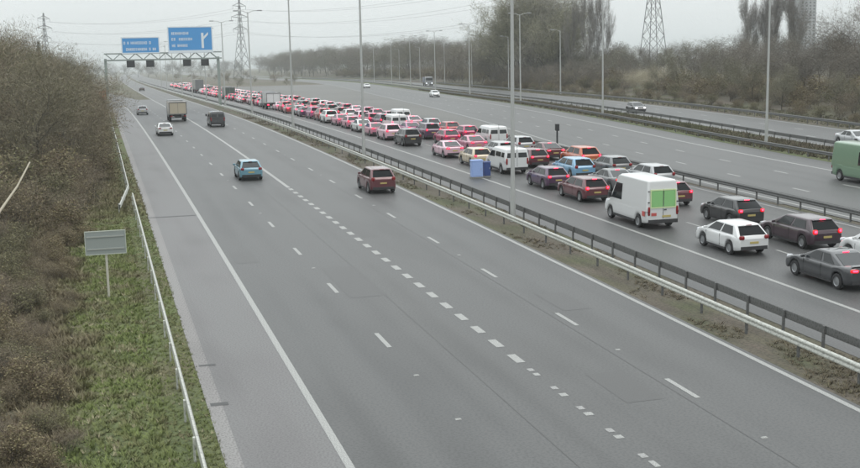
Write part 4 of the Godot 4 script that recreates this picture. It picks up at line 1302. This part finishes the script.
	for q in 9000:
		var s := 25.0 + 150.0 * pow(rng.randf(), 1.5)
		var u := rng.randf_range(20.75, 23.5)
		if noise.get_noise_2d(u * 30, s * 12) < 0.02 + 0.2 * rng.randf(): continue
		var h := rng.randf_range(0.06, 0.16)
		tfs.append(Transform3D(Basis(Vector3.UP, rng.randf() * TAU).scaled(Vector3(h * 1.5, h, h * 1.5)), W(u, s, -0.015)))
		cols.append(shade(Color(0.135, 0.11, 0.075).lerp(Color(0.10, 0.10, 0.05), rng.randf() * rng.randf()), rng.randf_range(0.7, 1.3)))
	scatter("sparse_grass", "sparse dead grass on the muddy strip between the guard rails", tuft(8, 4, 0.9), gmat, tfs, cols)
	tfs = []
	cols = []
	for q in 9000:
		var s := 55.0 + 260.0 * pow(rng.randf(), 1.4)
		var u := rng.randf_range(56.8, 62.3)
		var h := rng.randf_range(0.15, 0.45)
		tfs.append(Transform3D(Basis(Vector3.UP, rng.randf() * TAU).scaled(Vector3(h * 1.3, h, h * 1.3)), WD(u, s, -0.015)))
		cols.append(shade(Color(0.12, 0.10, 0.068).lerp(Color(0.095, 0.095, 0.048), smoothstep(-0.1, 0.5, noise.get_noise_2d(u * 10, s * 8))), rng.randf_range(0.6, 1.3)))
	scatter("rough_grass", "rough dark grass on the strip between oncoming carriageways", tuft(10, 6, 0.7), gmat, tfs, cols)
	tfs = []
	cols = []
	for q in 9000:
		var s := 70.0 + 330.0 * pow(rng.randf(), 1.3)
		var u := rng.randf_range(75.8, 80.5)
		var h := rng.randf_range(0.12, 0.35)
		tfs.append(Transform3D(Basis(Vector3.UP, rng.randf() * TAU).scaled(Vector3(h * 1.4, h, h * 1.4)), ground_at(u + dv(s), s)))
		cols.append(shade(Color(0.20, 0.185, 0.13).lerp(Color(0.12, 0.125, 0.07), rng.randf()), rng.randf_range(0.75, 1.3)))
	scatter("straw_grass", "pale straw grass below the tree belt", tuft(9, 8, 0.9), gmat, tfs, cols)

func build_distance() -> void:
	var a := pylon(ground_at(-40.5, 930), 50.0, 0.9, 0.2, "slender pylon beyond the roadside scrub")
	var b := pylon(ground_at(90.0, 780), 52.0, 0.75, 0.18, "pylon behind the sign gantry and lamp columns")
	var c := pylon(ground_at(201.5, 400), 52.0, 0.6, 0.16, "large pylon rising above the tree belt")
	for k in 6:
		wire(a[k], b[k], 5.0, 0.05, "power line between the slender pylon and the next one")
		wire(b[k], c[k], 9.0, 0.045, "power line sagging towards the large pylon")
		wire(c[k], c[k] + Vector3(230, 0, 210), 9.0, 0.03, "power line leaving the large pylon over the tree belt")
	# tower block
	var t := thing("tower_block", "tall grey tower block above the tree belt", "building", Transform3D(Basis(Vector3.UP, 0.15), ground_at(658.0, 1000)))
	var wall: Material = plain("tower_wall", lin(0.24, 0.245, 0.25), 0.8)
	var m := MB.new()
	m.box(Vector3(0, 38, 0), Vector3(20, 77, 16))
	part("wall", m.mesh(), wall, t)
	m = MB.new()
	m.box(Vector3(-1.5, 78, 0), Vector3(6, 4, 6))
	part("roof_house", m.mesh(), wall, t)
	var win := MB.new()
	win.box(Vector3.ZERO, Vector3(2.0, 1.5, 0.1))
	var wm := win.mesh()
	for f in 24:
		for j in 4: part("window", wm, plain("car_glass", lin(0.02, 0.02, 0.02)), t, Transform3D(Basis.IDENTITY, Vector3(-7.2 + j * 4.8, 6 + f * 3.0, 8.03)))
	# conifer and pale shed above the scrub
	var con := thing("conifer_tree", "dark pointed conifer above the roadside scrub", "tree", Transform3D(Basis.IDENTITY, ground_at(-13.0, 300)))
	m = MB.new()
	m.tube(Vector3(0, -0.3, 0), Vector3(0, 13, 0), 0.25, 0.03, 6)
	part("trunk", m.mesh(), plain("bark", lin(0.06, 0.05, 0.04), 0.9), con)
	m = MB.new()
	rng.seed = 44
	for k in 5000:
		var y := 1.5 + 13.0 * (1.0 - pow(rng.randf(), 0.7))
		var r := (15.0 - y) * 0.19 * sqrt(rng.randf()) * (0.8 + 0.3 * sin(y * 4.0))
		var g := rng.randf() * TAU
		var p := Vector3(cos(g) * r, y, sin(g) * r)
		var d := Vector3(cos(g), -0.3, sin(g)) * 0.5
		var w := Vector3(-sin(g), rng.randf_range(-0.5, 0.5), cos(g)) * 0.07
		m.tri(p - w, p + d, p + w, shade(Color(0.03, 0.042, 0.028), rng.randf_range(0.6, 1.5)))
	part("crown", m.mesh(), twiggy("twigs"), con)
	var sh := thing("warehouse", "pale flat-roofed warehouse behind the roadside scrub", "building", Transform3D(Basis.IDENTITY, ground_at(-38.0, 640)))
	m = MB.new()
	m.box(Vector3(0, 7, 0), Vector3(18, 14.4, 14))
	part("wall", m.mesh(), plain("shed_wall", lin(0.42, 0.44, 0.44), 0.7), sh)
	m = MB.new()
	m.box(Vector3(0, 14.3, 0), Vector3(18.6, 0.5, 14.6))
	part("roof", m.mesh(), plain("shed_roof", lin(0.2, 0.21, 0.22), 0.7), sh)
